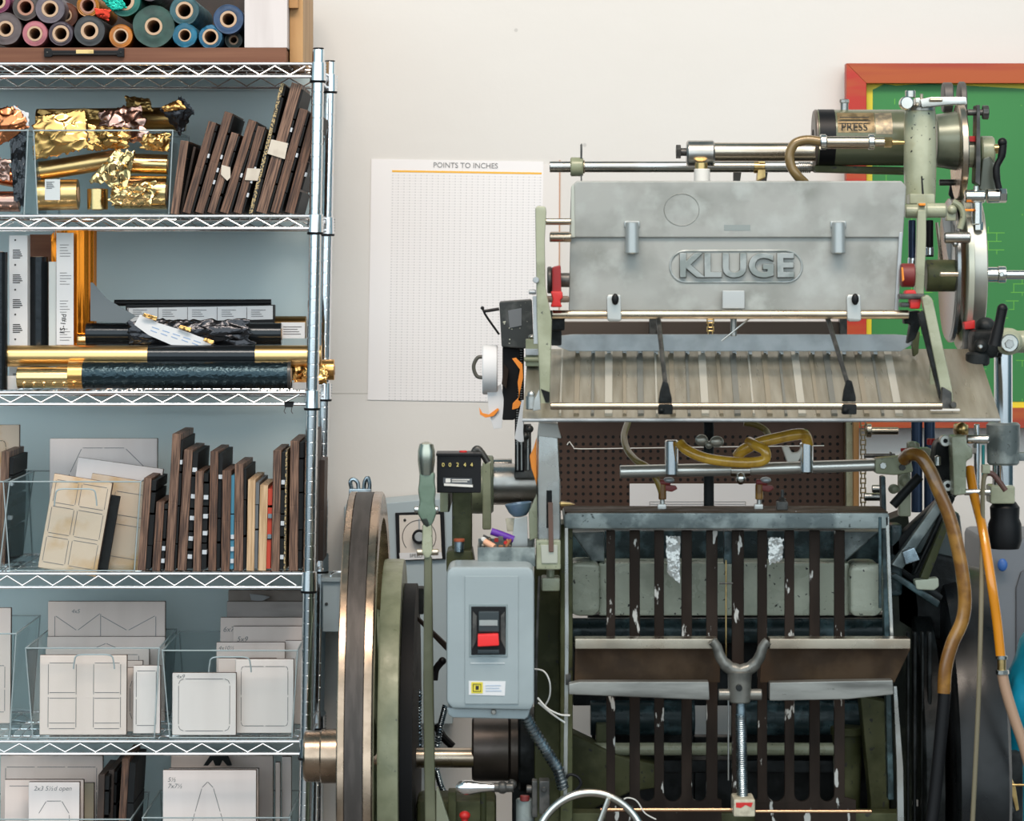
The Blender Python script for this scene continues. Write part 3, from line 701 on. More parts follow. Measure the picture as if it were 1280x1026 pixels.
m = MB(); m.prism([(312, 742), (330, 744), (338, 746), (326, 752), (314, 750)], .315, .004, .0008); tag(m.build('tape_strip', mat('grey_tape', (.32, .32, .33), .5)), 'grey tape on the dark brown board', 'tape')

# ================================================================ GOLD FOIL BIN, second shelf
zz = SZ[1] + .0045
def hroll(name, x0, y0, x1, y1, r, Y, mt, label, core=True, group='foil rolls on the second and third shelf', bands=(), jitter=0):
    p0 = P(x0, y0, Y); p1 = P(x1, y1, Y); k = s(Y)
    t = thing(name, label, 'foil roll', (p0 + p1) / 2, group)
    a = (p1 - p0).normalized(); L_ = (p1 - p0).length
    m = MB(); pr = [(0, r * k * .45), (0, r * k * .97), (.0008, r * k)]
    n_ = 8
    for q in range(1, n_): pr.append((L_ * q / n_, r * k * (1 + jitter * math.sin(q * 2.1) * .02)))
    pr += [(L_ - .0008, r * k), (L_, r * k * .97), (L_, r * k * .45)]
    m.lathe(p0, a, pr, 40); m.build('wound_foil', mt, t)
    if core:
        m = MB()
        for c_, e in ((p0 - a * .001, 1), (p1 + a * .001, -1)): m.cyl(c_, c_ + a * .004 * e, r * k * .5, n=24)
        m.build('core', core_card, t)
    for (f0, f1, bm) in bands:
        m = MB(); m.lathe(p0 + a * L_ * f0, a, [(0, r * k * 1.0), (.0004, r * k * 1.025), (L_ * (f1 - f0), r * k * 1.025), (L_ * (f1 - f0) + .0004, r * k)], 40, cap=False); m.build('wrap_band', bm, t)
    return t
Yg = .20
hroll('foil_roll', 46, 151, 232, 149, 15, .24, gold_dark, 'large dark gold roll across the back of the gold foil bin')
hroll('foil_roll', 50, 214, 150, 198, 12, .09, gold_satin, 'satin gold roll tilted across the middle of the bin')
hroll('foil_roll', 142, 204, 210, 206, 13, .12, gold_pale, 'bright pale gold roll at the right of the bin')
hroll('foil_roll', 48, 244, 98, 243, 19, .07, gold_satin, 'thick gold roll with a white label at the bottom of the bin')
hroll('foil_roll', 144, 240, 209, 241, 21, .10, gold_pale, 'thick pale gold roll at the bottom right of the bin')
hroll('foil_roll', 122, 236, 122, 262, 13, .07, gold_pale, 'short gold roll standing on end in the bin')
m = MB(); m.prism([(56, 224), (75, 224), (75, 250), (56, 250)], .07 - 21 * s(.07), .0006, .0002); lb = tag(m.build('paper_label', white_paper), 'white paper label on the thick gold roll', 'label')
m = MB()
for q in range(6): m.prism([(58, 227 + q * 1.6), (58 + 10 - (q * 3) % 4, 227 + q * 1.6), (58 + 10 - (q * 3) % 4, 227.7 + q * 1.6), (58, 227.7 + q * 1.6)], .07 - 21.5 * s(.07), .0004, 0)
m.build('small_print', faint_ink, lb)
GF = 'crumpled foil in the gold foil bin'
tag(crumple('crumpled_foil', [(44, 146), (106, 138), (112, 186), (42, 200)], .05, .010, gold, 1, 22, 22, depth=.01), 'gold foil sheet draped at the left of the bin', 'foil', GF)
tag(crumple('crumpled_foil', [(124, 140), (176, 132), (186, 176), (128, 184)], .10, .014, rose_foil, 2, 24, 26, depth=.02), 'rose copper foil crumpled at the top of the bin', 'foil', GF)
tag(crumple('crumpled_foil', [(110, 156), (165, 160), (160, 186), (112, 188)], .05, .012, gold, 3, 26, 40, depth=.012), 'gold foil crumpled below the rose copper foil', 'foil', GF)
tag(crumple('crumpled_foil', [(145, 188), (170, 190), (160, 236), (112, 226)], .035, .012, gold_pale, 5, 26, 42, depth=.012), 'pale gold foil twisted down the middle of the bin', 'foil', GF)
tag(crumple('crumpled_foil', [(140, 232), (196, 226), (190, 258), (138, 256)], .035, .012, gold_pale, 6, 26, 45, depth=.012), 'pale gold foil crumpled at the bottom of the bin', 'foil', GF)
tag(crumple('crumpled_foil', [(180, 168), (214, 166), (212, 190), (176, 186)], .06, .012, gold, 8, 22, 45, depth=.01), 'bright gold foil crumpled at the right rim of the bin', 'foil', GF)
tag(crumple('crumpled_foil', [(156, 120), (188, 124), (192, 140), (160, 138)], .14, .012, gold_dark, 9, 18, 25, depth=.01), 'dark gold foil end poking above the bin', 'foil', GF)
tag(crumple('crumpled_foil', [(200, 136), (228, 122), (243, 138), (226, 170)], .10, .012, black_crinkle, 10, 16, 20, depth=.012), 'black backed foil end sticking up at the right of the bin', 'foil', GF)
tag(crumple('crumpled_foil', [(202, 134), (224, 124), (234, 136), (206, 140)], .085, .006, gold, 11, 16, 40, depth=.006), 'gold inside of the foil end at the right of the bin', 'foil', GF)
tag(crumple('crumpled_foil', [(44, 137), (125, 136), (124, 150), (60, 152)], .18, .006, gold_dark, 12, 22, 20), 'dark gold foil edge behind the draped gold sheet', 'foil', GF)
# copper bin
GC = 'copper foil at the left edge'
tag(crumple('crumpled_foil', [(-20, 140), (24, 132), (38, 158), (-20, 196)], .05, .014, copper_foil, 14, 20, 20, depth=.01), 'red copper foil rising above the bin at the left edge', 'foil', GC)
tag(crumple('crumpled_foil', [(12, 165), (34, 162), (31, 260), (18, 250)], .045, .010, black_crinkle, 15, 14, 22), 'dark foil edge in the copper foil bin', 'foil', GC)
tag(crumple('crumpled_foil', [(-20, 194), (14, 200), (12, 226), (-20, 222)], .045, .010, rose_foil, 16, 16, 34), 'pinkish foil crumpled in the copper foil bin', 'foil', GC)
hroll('foil_roll', -60, 208, 27, 224, 12, .10, copper_foil, 'copper foil roll sloping down in the left bin')
hroll('foil_roll', -40, 252, 25, 252, 13, .08, rose_foil, 'rose copper roll at the bottom of the left bin')
tag(crumple('foil_scrap', [(17, 132), (36, 142), (36, 158), (24, 150)], .042, .004, white_paper, 17, 8, 20), 'white paper corner on the copper foil', 'paper')

# ================================================================ THIRD SHELF ROLLS
z2 = SZ[2] + .0002
def vroll(x0, x1, ytop, Y, mt, label, seed=0, fold=False):
    r = (x1 - x0) / 2; zt = Z(ytop, Y); k = s(Y)
    t = thing('foil_roll', label, 'foil roll', (X((x0 + x1) / 2, Y), Y, z2), 'foil rolls standing on the third shelf')
    m = MB(); m.lathe((X((x0 + x1) / 2, Y), Y, z2), (0, 0, 1), [(0, r * k * .5), (0, r * k), (zt - z2, r * k), (zt - z2, r * k * .5)], 36 if not fold else 90)
    if fold:
        cx_ = X((x0 + x1) / 2, Y)
        for v in m.b.verts:
            a = math.atan2(v.co.y - Y, v.co.x - cx_); f = 1 + .10 * noise.noise(Vector((math.cos(a) * 4, math.sin(a) * 4, v.co.z * .8)))
            v.co.x = cx_ + (v.co.x - cx_) * f; v.co.y = Y + (v.co.y - Y) * f
    m.build('wound_foil', mt, t)
    m = MB(); m.cyl((X((x0 + x1) / 2, Y), Y, zt - .01), (X((x0 + x1) / 2, Y), Y, zt + .001), r * k * .55); m.build('core', core_card, t)
    return t
vroll(-14, 9.5, 315, .05, black_foil, 'black roll standing at the left edge of the third shelf')
def label_strip(x0, x1, y0, y1, Y, label, cells=5, m_=white_paper, rot=0, name='label_strip'):
    m = MB(); m.prism([(x0, y0), (x1, y0), (x1, y1), (x0, y1)], Y, .0012, .0003)
    o = tag(m.build(name, m_), label, 'label'); m = MB(); rn = random.Random(int(x0 * 3 + y0))
    if (y1 - y0) > (x1 - x0):
        h = (y1 - y0) / cells
        for c in range(cells):
            for q in range(5):
                yy = y0 + h * (c + .42 + q * .1); w = (x1 - x0) * rn.uniform(.35, .7)
                m.prism([(x0 + (x1 - x0) * .2, yy), (x0 + (x1 - x0) * .2 + w, yy), (x0 + (x1 - x0) * .2 + w, yy + .8), (x0 + (x1 - x0) * .2, yy + .8)], Y - .0004, .0004, 0)
    else:
        w = (x1 - x0) / cells
        for c in range(cells):
            for q in range(4):
                yy = y0 + (y1 - y0) * (.2 + q * .18)
                xx = x0 + w * (c + .1); ww = w * rn.uniform(.4, .8)
                m.prism([(xx, yy), (xx + ww, yy), (xx + ww, yy + .8), (xx, yy + .8)], Y - .0004, .0004, 0)
            m.prism([(x0 + w * c, y0), (x0 + w * c + .6, y0), (x0 + w * c + .6, y1), (x0 + w * c, y1)], Y - .0004, .0004, 0)
    m.build('small_print', faint_ink, o)
    return o
t = thing('carton_tube', 'tall white square carton covered in printed labels, third shelf', 'carton', (X(22, .12), .14, z2))
m = MB(); m.box((X(11, .12), .12, z2), (X(34.5, .12), .16, Z(294, .12)), .002); m.build('carton_body', white_paper, t)
m = MB()
for c in range(6):
    y = 300 + c * 31
    for q in range(5): m.prism([(16, y + 12 + q * 2.4), (16 + 9 + (q * 5) % 4, y + 12 + q * 2.4), (16 + 9 + (q * 5) % 4, y + 13.2 + q * 2.4), (16, y + 12 + q * 2.4 + 1.2)], .1194, .0006, 0)
    m.prism([(18, y - 1), (20, y - 1), (20, y + 1), (18, y + 1)], .1194, .0006, 0)
m.build('small_print', black_ink, t)
m = MB(); m.prism([(37, 293), (64, 293), (64, 440), (37, 440)], .30, .01, .001); tag(m.build('plywood_strip', crate_wood), 'brown board standing behind the black rolls', 'board')
vroll(35, 60.5, 321, .17, black_foil, 'black roll beside the tall labelled carton')
m = MB(); m.prism([(60.8, 327), (70.5, 327), (70.5, 440), (60.8, 440)], .13, .05, .001); o = tag(m.build('carton_tube', mat('pale_grey_carton', (.55, .58, .57), .6)), 'narrow pale grey carton between the black and orange rolls', 'carton')
vroll(72, 120, 288, .22, orange_foil, 'tall glossy orange foil roll', fold=True)
tag(crumple('crumpled_foil', [(64, 292), (72, 292), (78, 430), (66, 430)], .15, .006, orange_foil, 21, 8, 12), 'orange foil edge folded left of the white labelled strip', 'foil')
t = label_strip(70.5, 92, 291, 431, .125, 'tall white label strip with handwriting in front of the orange roll', 4)
o = text('1S-1#d', 79, 405, .1245, 9, black_ink, t, 'handwriting'); o.rotation_euler = (PI / 2, -PI / 2 + .1, 0)
# orange sheen roll foot rests; grey card
m = MB(); m.prism([(113, 353), (116, 353), (133, 373), (170, 395), (157, 404), (113, 401)], .10, .0015, .0003); tag(m.build('grey_card', mat('slate_card', (.12, .145, .16), .6)), 'torn slate grey card standing above the black rolls', 'card')
hroll('foil_roll', 143, 378.5, 339, 378, 4, .28, black_plastic, 'thin black tube at the back of the third shelf', core=False)
t = thing('label_carton', 'long white carton with a row of printed labels, third shelf', 'carton', P(250, 391, .2))
m = MB(); m.pbox(157, 343, 381, 408, .22, .035, .0015); m.build('carton_body', black_plastic, t)
m = MB(); m.prism([(159, 385), (341, 382), (341, 399), (163, 403)], .2185, .0012, .0003); ls = m.build('label_sheet', white_paper, t)
m = MB()
for c in range(5):
    x = 160 + c * 37
    m.prism([(x, 384), (x + .8, 384), (x + .8, 401), (x, 401)], .2178, .0005, 0)
    for q in range(4): m.prism([(x + 6, 387 + q * 2.6), (x + 24 - (q * 7) % 9, 387 + q * 2.6), (x + 24 - (q * 7) % 9, 387.8 + q * 2.6), (x + 6, 387.8 + q * 2.6)], .2178, .0005, 0)
m.build('small_print', faint_ink, ls)
hroll('foil_roll', 300, 409, 383, 409, 14, .26, gold_dark, 'dark gold roll end right of the long white carton', core=False)
hroll('foil_roll', 97, 425, 170, 425, 9, .17, gold_pale, 'small pale gold roll behind the left black roll', core=False)
hroll('foil_roll', 108, 417.5, 352, 417.5, 14, .13, black_foil, 'glossy black roll in the middle of the stack, third shelf', bands=())
m = MB(); m.prism([(351, 403), (381, 403), (381, 423), (351, 423)], .13, .012, .0006); o = tag(m.build('paper_label', white_paper), 'white printed label at the end of the middle black roll', 'label')
m = MB()
for q in range(4): m.prism([(354, 408 + q * 3), (377 - (q * 5) % 7, 408 + q * 3), (377 - (q * 5) % 7, 409 + q * 3), (354, 409 + q * 3)], .1295, .0005, 0)
m.build('small_print', faint_ink, o)
tag(crumple('crumpled_foil', [(160, 400), (312, 399), (314, 431), (162, 432)], .095, .006, black_crinkle, 22, 44, 22, depth=.014), 'wrinkled dark foil wrap lying on the middle roll', 'foil')
t = thing('label_strip', 'curled white label strip lying across the dark foil wrap', 'label', P(215, 412, .07))
m = MB(); m.prism([(175, 393), (182, 394), (196, 403), (232, 414), (268, 428), (262, 432), (214, 431), (186, 419), (168, 406)], .073, .0012, .0003); m.build('label_sheet', white_paper, t)
m = MB()
for q in range(5): m.prism([(190 + q * 13, 408 + q * 4.2), (199 + q * 13, 411 + q * 4.2), (199 + q * 13, 412 + q * 4.2), (190 + q * 13, 409 + q * 4.2)], .0724, .0005, 0); m.prism([(188 + q * 13, 412 + q * 4), (196 + q * 13, 415 + q * 4), (196 + q * 13, 416 + q * 4), (188 + q * 13, 413 + q * 4)], .0724, .0005, 0)
m.build('small_print', blue_ink, t)
for k_, (a, b, c, d) in enumerate(((180, 391, 197, 396), (225, 406, 240, 410), (256, 422, 268, 426))):
    tag(crumple('foil_scrap', [(a, b), (c, d), (c - 2, d + 5), (a - 2, b + 4)], .066, .003, gold, 30 + k_, 8, 40), ('gold foil scrap at the top end of the curled label', 'gold foil scrap on the middle of the dark wrap', 'gold foil scrap at the lower end of the curled label')[k_], 'foil scrap')
hroll('foil_roll', 8, 445, 402, 445, 13.5, .075, gold_satin, 'longest satin gold roll with a black wrap round its middle', bands=((.45, .79, black_foil),))
hroll('foil_roll', 22, 472, 88, 472, 13, .04, gold_pale, 'short gold roll at the front left of the third shelf', core=False)
hroll('foil_roll', 86, 468.5, 364, 468.5, 17.3, .045, black_foil_tex, 'thick black roll with a speckled blue sheen at the shelf front', bands=((0, .065, gold), (.985, 1, dark_steel)))
hroll('foil_roll', 366, 462, 418, 462, 13, .13, gold, 'gold roll end behind the rack post, third shelf', core=True)
tag(crumple('crumpled_foil', [(364, 457), (408, 456), (410, 480), (366, 478)], .075, .008, gold, 41, 22, 50, depth=.01), 'gold foil crumpled beside the rack post', 'foil')
m = MB(); m.pbox(365, 388, 478, 487, .05, .06); tag(m.build('paper_pad', mat('grey_paper', (.55, .53, .52), .7)), 'small grey paper pad under the crumpled gold foil', 'paper')
m = MB(); m.pbox(8, 22, 470, 487, .062, .02); tag(m.build('paper_label', white_paper), 'white label stub below the long gold roll at the left', 'label')
# ================================================================ WALL THINGS
def paper(name, pts, Y, label, cat, mt, D=.0009):
    m = MB(); m.prism(pts, Y, D, .0002); return tag(m.build(name, mt), label, cat)
def chart_mat():
    m = bpy.data.materials.new('printed_chart'); nt, N, L, b = nodes(m); b.inputs['Roughness'].default_value = .6
    tc = N.new('ShaderNodeTexCoord'); sp = N.new('ShaderNodeSeparateXYZ'); L.new(tc.outputs['Object'], sp.inputs[0])
    def mth(op, a, bb=None, c=None):
        n = N.new('ShaderNodeMath'); n.operation = op
        for i, v in enumerate((a, bb, c)):
            if v is None: continue
            if isinstance(v, (int, float)): n.inputs[i].default_value = v
            else: L.new(v, n.inputs[i])
        return n.outputs[0]
    k = s(WALL); W = 187 * k; H = 284 * k
    x = sp.outputs['X']; z = sp.outputs['Z']
    fx = mth('FRACT', mth('DIVIDE', x, 7.1 * k)); fz = mth('FRACT', mth('DIVIDE', z, 3.5 * k))
    c1 = mth('MULTIPLY', mth('LESS_THAN', fx, .30), mth('LESS_THAN', fz, .45))
    c2 = mth('MULTIPLY', mth('MULTIPLY', mth('GREATER_THAN', fx, .45), mth('LESS_THAN', fx, .92)), mth('LESS_THAN', fz, .4))
    inside = mth('MULTIPLY', mth('MULTIPLY', mth('GREATER_THAN', x, 0), mth('LESS_THAN', x, W)), mth('MULTIPLY', mth('LESS_THAN', z, 0), mth('GREATER_THAN', z, -H)))
    f = mth('MULTIPLY', mth('ADD', mth('MULTIPLY', c1, .26), mth('MULTIPLY', c2, .10)), inside)
    mx = N.new('ShaderNodeMix'); mx.data_type = 'RGBA'; L.new(f, mx.inputs['Factor'])
    mx.inputs[6].default_value = (.81, .78, .775, 1); mx.inputs[7].default_value = (.12, .12, .14, 1)
    L.new(mx.outputs[2], b.inputs['Base Color']); return m
ch = thing('wall_chart', 'white chart of printed number columns under an orange line on the wall', 'chart', P(490, 216, WALL - .002))
ch.rotation_euler = (0, R(.9), 0)
k = s(WALL)
def lbox(x0, x1, z0, z1, y0, y1): m = MB(); m.box((x0 * k, y0, z0 * k), (x1 * k, y1, z1 * k)); return m
lbox(-26, 189, -284, 17, 0, .0012).build('sheet', chart_mat(), ch, local=True)
lbox(0, 187, 1, 3.4, -.0005, .0004).build('orange_line', mat('orange_ink', (.85, .45, .05), .6), ch, local=True)
o = text('POINTS TO INCHES', 582, 207, WALL - .0028, 9.2, grey_ink, None, 'chart_title', .0002, rz=R(.9)); o.parent = ch; o.matrix_parent_inverse = wmat(ch).inverted()
paper('wall_paper_sheet', [(676, 205), (700, 206), (699, 420), (673, 420)], WALL - .0015, 'plain pale sheet pinned up beside the printed chart', 'paper', mat('pale_sheet', (.72, .68, .65), .7))
m = MB(); m.prism([(699, 200), (700.5, 200), (699.5, 430), (698, 430)], WALL - .003, .003, 0); tag(m.build('wall_cable', mat('tan_wire', (.5, .28, .18), .6)), 'thin reddish wire running down the wall beside the chart', 'cable')
# printing screen
fr = thing('printing_screen', 'red wooden screen printing frame stretched with green mesh, on the wall', 'screen', P(1170, 300, .45))
red_wood = mat('red_stained_wood', (.44, .020, .008), .45, 0, col2=(.42, .055, .010), scale=6, stretch=(1, 1, 6))
red_wood2 = mat('orange_stained_wood', (.40, .075, .010), .45, 0, col2=(.34, .035, .010), scale=6, stretch=(.3, 1, 5))
m = MB(); m.prism([(1058, 79), (1083, 104), (1083, 505), (1058, 530)], .44, .04, .001); m.build('frame_side', red_wood, fr)
m = MB(); m.prism([(1058, 79), (1330, 79), (1305, 104), (1083, 104)], .44, .04, .001); m.build('frame_top', red_wood2, fr)
m = MB(); m.prism([(1083, 510), (1305, 510), (1330, 535), (1058, 535)], .44, .04, .001); m.build('frame_bottom', red_wood2, fr)
m = MB(); m.prism([(1305, 104), (1330, 79), (1330, 535), (1305, 510)], .44, .04, .001); m.build('frame_side', red_wood, fr)
m = MB(); m.pbox(1083, 1305, 104, 510, .463, .002); m.build('tape_border', mat('yellow_emulsion', (.80, .62, .02), .5, 0, col2=(.65, .55, .03), scale=9), fr)
def mesh_mat():
    m = bpy.data.materials.new('green_emulsion'); nt, N, L, b = nodes(m); b.inputs['Roughness'].default_value = .5
    tc = N.new('ShaderNodeTexCoord')
    n = N.new('ShaderNodeTexNoise'); n.inputs['Scale'].default_value = 4; L.new(tc.outputs['Object'], n.inputs['Vector'])
    r = N.new('ShaderNodeValToRGB'); r.color_ramp.elements[0].color = (.018, .16, .035, 1); r.color_ramp.elements[1].color = (.035, .22, .05, 1)
    L.new(n.outputs['Fac'], r.inputs['Fac'])
    br = N.new('ShaderNodeTexBrick'); br.inputs['Scale'].default_value = 14; br.inputs['Mortar Size'].default_value = .012
    br.inputs['Color1'].default_value = br.inputs['Color2'].default_value = (0, 0, 0, 1); br.inputs['Mortar'].default_value = (1, 1, 1, 1)
    mp = N.new('ShaderNodeMapping'); mp.inputs['Rotation'].default_value = (PI / 2, 0, 0); L.new(tc.outputs['Object'], mp.inputs['Vector']); L.new(mp.outputs[0], br.inputs['Vector'])
    n2 = N.new('ShaderNodeTexNoise'); n2.inputs['Scale'].default_value = 11; L.new(tc.outputs['Object'], n2.inputs['Vector'])
    mu = N.new('ShaderNodeMath'); mu.operation = 'MULTIPLY'; gt = N.new('ShaderNodeMath'); gt.operation = 'GREATER_THAN'; gt.inputs[1].default_value = .60
    L.new(n2.outputs['Fac'], gt.inputs[0]); L.new(gt.outputs[0], mu.inputs[0]); L.new(br.outputs['Color'], mu.inputs[1])
    mx = N.new('ShaderNodeMix'); mx.data_type = 'RGBA'; L.new(mu.outputs[0], mx.inputs['Factor']); L.new(r.outputs[0], mx.inputs[6]); mx.inputs[7].default_value = (.11, .38, .04, 1)
    L.new(mx.outputs[2], b.inputs['Base Color']); return m
m = MB(); m.prism([(1091, 112), (1105, 105), (1120, 107), (1160, 104.5), (1210, 107), (1300, 112), (1300, 502), (1089, 502), (1090, 300)], .4618, .0008, 0); m.build('mesh_panel', mesh_mat(), fr)
# speed controller on the wall
ct = thing('speed_controller', 'pale blue grey wall box with a round speed dial, behind the flywheel', 'control box', P(520, 680, .32))
m = MB(); m.prism([(430, 633), (520, 625), (566, 622), (566, 905), (500, 905), (430, 905)], .33, .165, .003); m.build('housing', grey_wallbox, ct)
m = MB(); m.prism([(494, 641), (555, 639), (557, 699), (496, 701)], .322, .008, .001); dp = m.build('dial_frame', black_plastic, ct)
m = MB(); m.prism([(499, 644), (550, 643), (552, 690), (500, 691)], .3205, .002, .0003); m.build('dial_plate', mat('dial_plate', (.66, .60, .54), .5), dp)
m = MB(); c0 = P(524, 671, .320)
m.tube([c0 + Vector((math.cos(a), 0, math.sin(a))) * 21 * s(.32) for a in [R(-40 + i * 10) for i in range(27)]], .0007, 5)
m.ball(P(506, 650, .3205), .003); m.build('dial_scale', black_ink, dp)
m = MB(); m.ycyl(524, 671, 9, .306, .014); m.build('dial_knob', black_plastic, dp)
m = MB(); m.ycyl(524, 671, 6, .3045, .003); m.prism([(523, 648), (525, 648), (525, 664), (523, 664)], .3195, .001, 0); m.build('knob_cap', alu_light, dp)
m = MB(); m.prism([(499, 691), (552, 690), (553, 698), (500, 700)], .3205, .002, .0003); m.build('name_strip', white_paper, dp)
text('SPEED', 520, 694.5, .3195, 6, grey_ink, dp, 'lettering', .0002)
jb = thing('junction_box', 'small blue grey electrical box on the wall between the shelving and flywheel', 'junction box', P(418, 757, .35))
m = MB(); m.pbox(403, 446, 726, 790, .36, .135, .003); m.build('housing', grey_wallbox, jb)
m = MB(); m.pbox(401, 448, 722, 727, .352, .143, .001); m.build('lid', grey_wallbox, jb)
m = MB(); m.ptube([(414, 722, .37), (415, 717, .37), (420, 715, .37), (432, 715, .37)], 2, 8, 3); m.build('conduit', chrome, jb)
m = MB(); m.ycyl(408, 755, 2, .357, .004); m.build('screw', dark_steel, jb)

# ================================================================ THE PRESS
PR = thing('letterpress', 'large green grey cast iron platen press with feed board, flywheel and hoses', 'printing press', (X(900, -.4), -.4, 0))
def part(name, mb, mt, parent=None, **k): return mb.build(name, mt, parent or PR, **k)
def bolt(x, y, rp, Y, parent, mt=steel, D=.008, n=6):
    m = MB(); p = P(x, y, Y); m.cyl(p, p + Vector((0, D, 0)), rp * s(Y), n=n, bev=.0006); return m.build('bolt', mt, parent)

# ---- base and side frames (run to the floor)
m = MB(); m.pbox(700, 716, 655, 1330, -.60, .12, .004); m.prism([(668, 700), (700, 680), (700, 1330), (668, 1330)], -.50, .10, .004); sf = part('side_frame', m, olive_paint)
m = MB(); m.prism([(1108, 650), (1135, 640), (1150, 760), (1140, 1330), (1112, 1330), (1112, 800)], -.42, .10, .004); part('side_frame', m, mat('dark_green_iron', (.010, .012, .008), .5, 0, spec=.2, col2=(.035, .040, .026), scale=12, rvar=.1))
m = MB(); m.box((X(640), -.55, 0), (X(1200), .30, .12), .01); m.box((X(560), -.45, 0), (X(660), .2, .10), .01); part('base', m, black_iron)
# back of the machine: cross members
m = MB(); m.pbox(700, 1140, 663, 705, -.28, .05, .004); part('back_web', m, iron_teal)
m = MB(); m.pbox(735, 1130, 768, 800, -.25, .05, .004); m.pbox(716, 1130, 796, 882, -.22, .04, .003); part('back_web', m, black_iron)
m = MB(); m.hcyl(712, 1120, 788, 16, -.36, n=24); part('ink_roller', m, iron_teal)
m = MB(); m.hcyl(738, 868, 897, 22, -.30, n=24); m.hcyl(916, 1075, 897, 22, -.30, n=24); part('form_roller', m, iron_teal)
m = MB(); m.hcyl(700, 1075, 936, 8, -.38, n=20); part('cross_shaft', m, pale_green)
m = MB(); m.prism([(700, 925), (712, 915), (775, 945), (822, 955), (822, 985), (790, 990), (700, 1030)], -.40, .08, .006); part('cam_arm', m, olive_paint)
m = MB(); m.pbox(745, 765, 905, 960, -.36, .05, .003); part('cam_arm', m, olive_paint)
m = MB(); m.vcyl(1059, 916, 1035, 19, -.38, n=28, rp2=15); m.vcyl(1059, 908, 918, 21, -.385); part('cylinder_housing', m, olive_paint)
m = MB(); m.pbox(716, 868, 942, 1330, -.20, .04, .004); m.pbox(868, 915, 921, 1330, -.20, .04, .003); m.pbox(915, 1130, 876, 1330, -.20, .04, .003); m.pbox(740, 868, 880, 942, -.19, .03, .003); part('back_panel', m, black_iron)
m = MB(); m.pbox(782, 1060, 950, 966, -.36, .06, .004); part('cross_bar', m, black_iron)
m = MB(); m.prism([(1075, 870), (1110, 878), (1118, 1330), (1092, 1330), (1088, 1000)], -.45, .06, .004); part('guard_plate', m, olive_paint)

block_paint = mat('block_paint', (.56, .58, .46), .3, .1, col2=(.42, .44, .34), scale=12, rvar=.1, col3=(.03, .03, .028), scale3=95, lo3=.66, hi3=.69, bump=.15)
worn_rail = mat('worn_rail', (.30, .30, .28), .36, .6, col2=(.13, .13, .12), scale=16, lo=.45, hi=.7, stretch=(.4, 1, 2.5), rvar=.1)
yoke_m = mat('yoke_iron', (.20, .195, .175), .36, .5, col2=(.10, .10, .09), scale=20, rvar=.1)
# ---- platen block band
m = MB()
m.prism([(712, 706), (718, 702), (745, 702), (750, 708), (750, 762), (744, 770), (720, 770), (712, 764)], -.50, .10, .006)
part('platen_block', m, block_paint)
m = MB(); m.pbox(748, 1062, 703, 770, -.47, .09, .005); part('platen_block', m, block_paint)
m = MB(); m.prism([(1062, 712), (1068, 704), (1098, 704), (1106, 716), (1104, 764), (1096, 771), (1068, 771), (1062, 766)], -.50, .10, .008); part('platen_block', m, block_paint)
m = MB(); m.prism([(714, 665), (756, 664), (756, 702), (740, 702)], -.46, .05, .003); part('gusset', m, bluegrey_cast)
m = MB(); m.prism([(1054, 664), (1100, 664), (1056, 702)], -.46, .05, .003); part('gusset', m, bluegrey_cast)
# cast ledge
m = MB(); m.prism([(704, 645), (708, 641), (1110, 641), (1112, 645), (1112, 656), (1108, 661), (706, 661)], -.66, .16, .003)
lg = part('bed_ledge', m, bluegrey_cast)
m = MB(); m.pbox(706, 1110, 639.5, 642, -.655, .14, .0006); part('ledge_cover', m, tray_brown, lg)
# comb of guide bars, upper run
bars = [(758, 769), (787, 800), (818, 830), (852, 865), (883, 897), (915, 930), (947, 959), (981, 993), (1012, 1025), (1043, 1056)]
for a, b in bars:
    m = MB(); m.pbox(a, b, 663, 1004, -.62, .012, .0012); part('guide_bar', m, brown_steel)
def combplate(x0, x1, tines):
    pts = [(x0, 1100), (x0, 1000)]
    for q in range(len(tines) - 1):
        a = tines[q][1]; b = tines[q + 1][0]; r = (b - a) / 2; yc = 1002 - r
        pts.append((a, yc))
        for i in range(1, 8): t = PI - PI * i / 8; pts.append((a + r + r * math.cos(t), yc + r * math.sin(t)))
        pts.append((b, yc))
    pts += [(x1, 1000), (x1, 1100)]
    m = MB(); m.prism(pts, -.6195, .010, .0006); return m
part('comb_plate', combplate(757, 902, [(757, 769), (787, 800), (818, 830), (852, 865), (883, 902)]), brown_steel)
part('comb_plate', combplate(944, 1070, [(944, 959), (981, 993), (1012, 1025), (1043, 1070)]), brown_steel)
# small trims near bars
tape_clear = mat('crinkled_clear_tape', (.5, .5, .48), .15, .4, bump=.8, bscale=60)
for q, pts in enumerate([[(832, 670), (850, 670), (850, 730), (834, 716)], [(960, 672), (979, 672), (978, 700), (961, 706)]]):
    ob = crumple('clear_tape', pts, -.615, .004, tape_clear, 50 + q, 10, 40, PR)
for x in (907.5,):
    m = MB(); m.vcyl(x, 700, 832, 1.1, -.64, 0); part('wire_rod', m, brass)
m = MB(); m.hcyl(899, 916, 729, 1.2, -.64, 0); part('wire_clip', m, dark_steel)
m = MB(); m.vcyl(910.5, 840, 975, 1.2, -.66, 0); part('wire_rod', m, steel)
m = MB(); m.pbox(905, 922, 664, 705, -.60, .02); part('bracket', m, iron_teal)

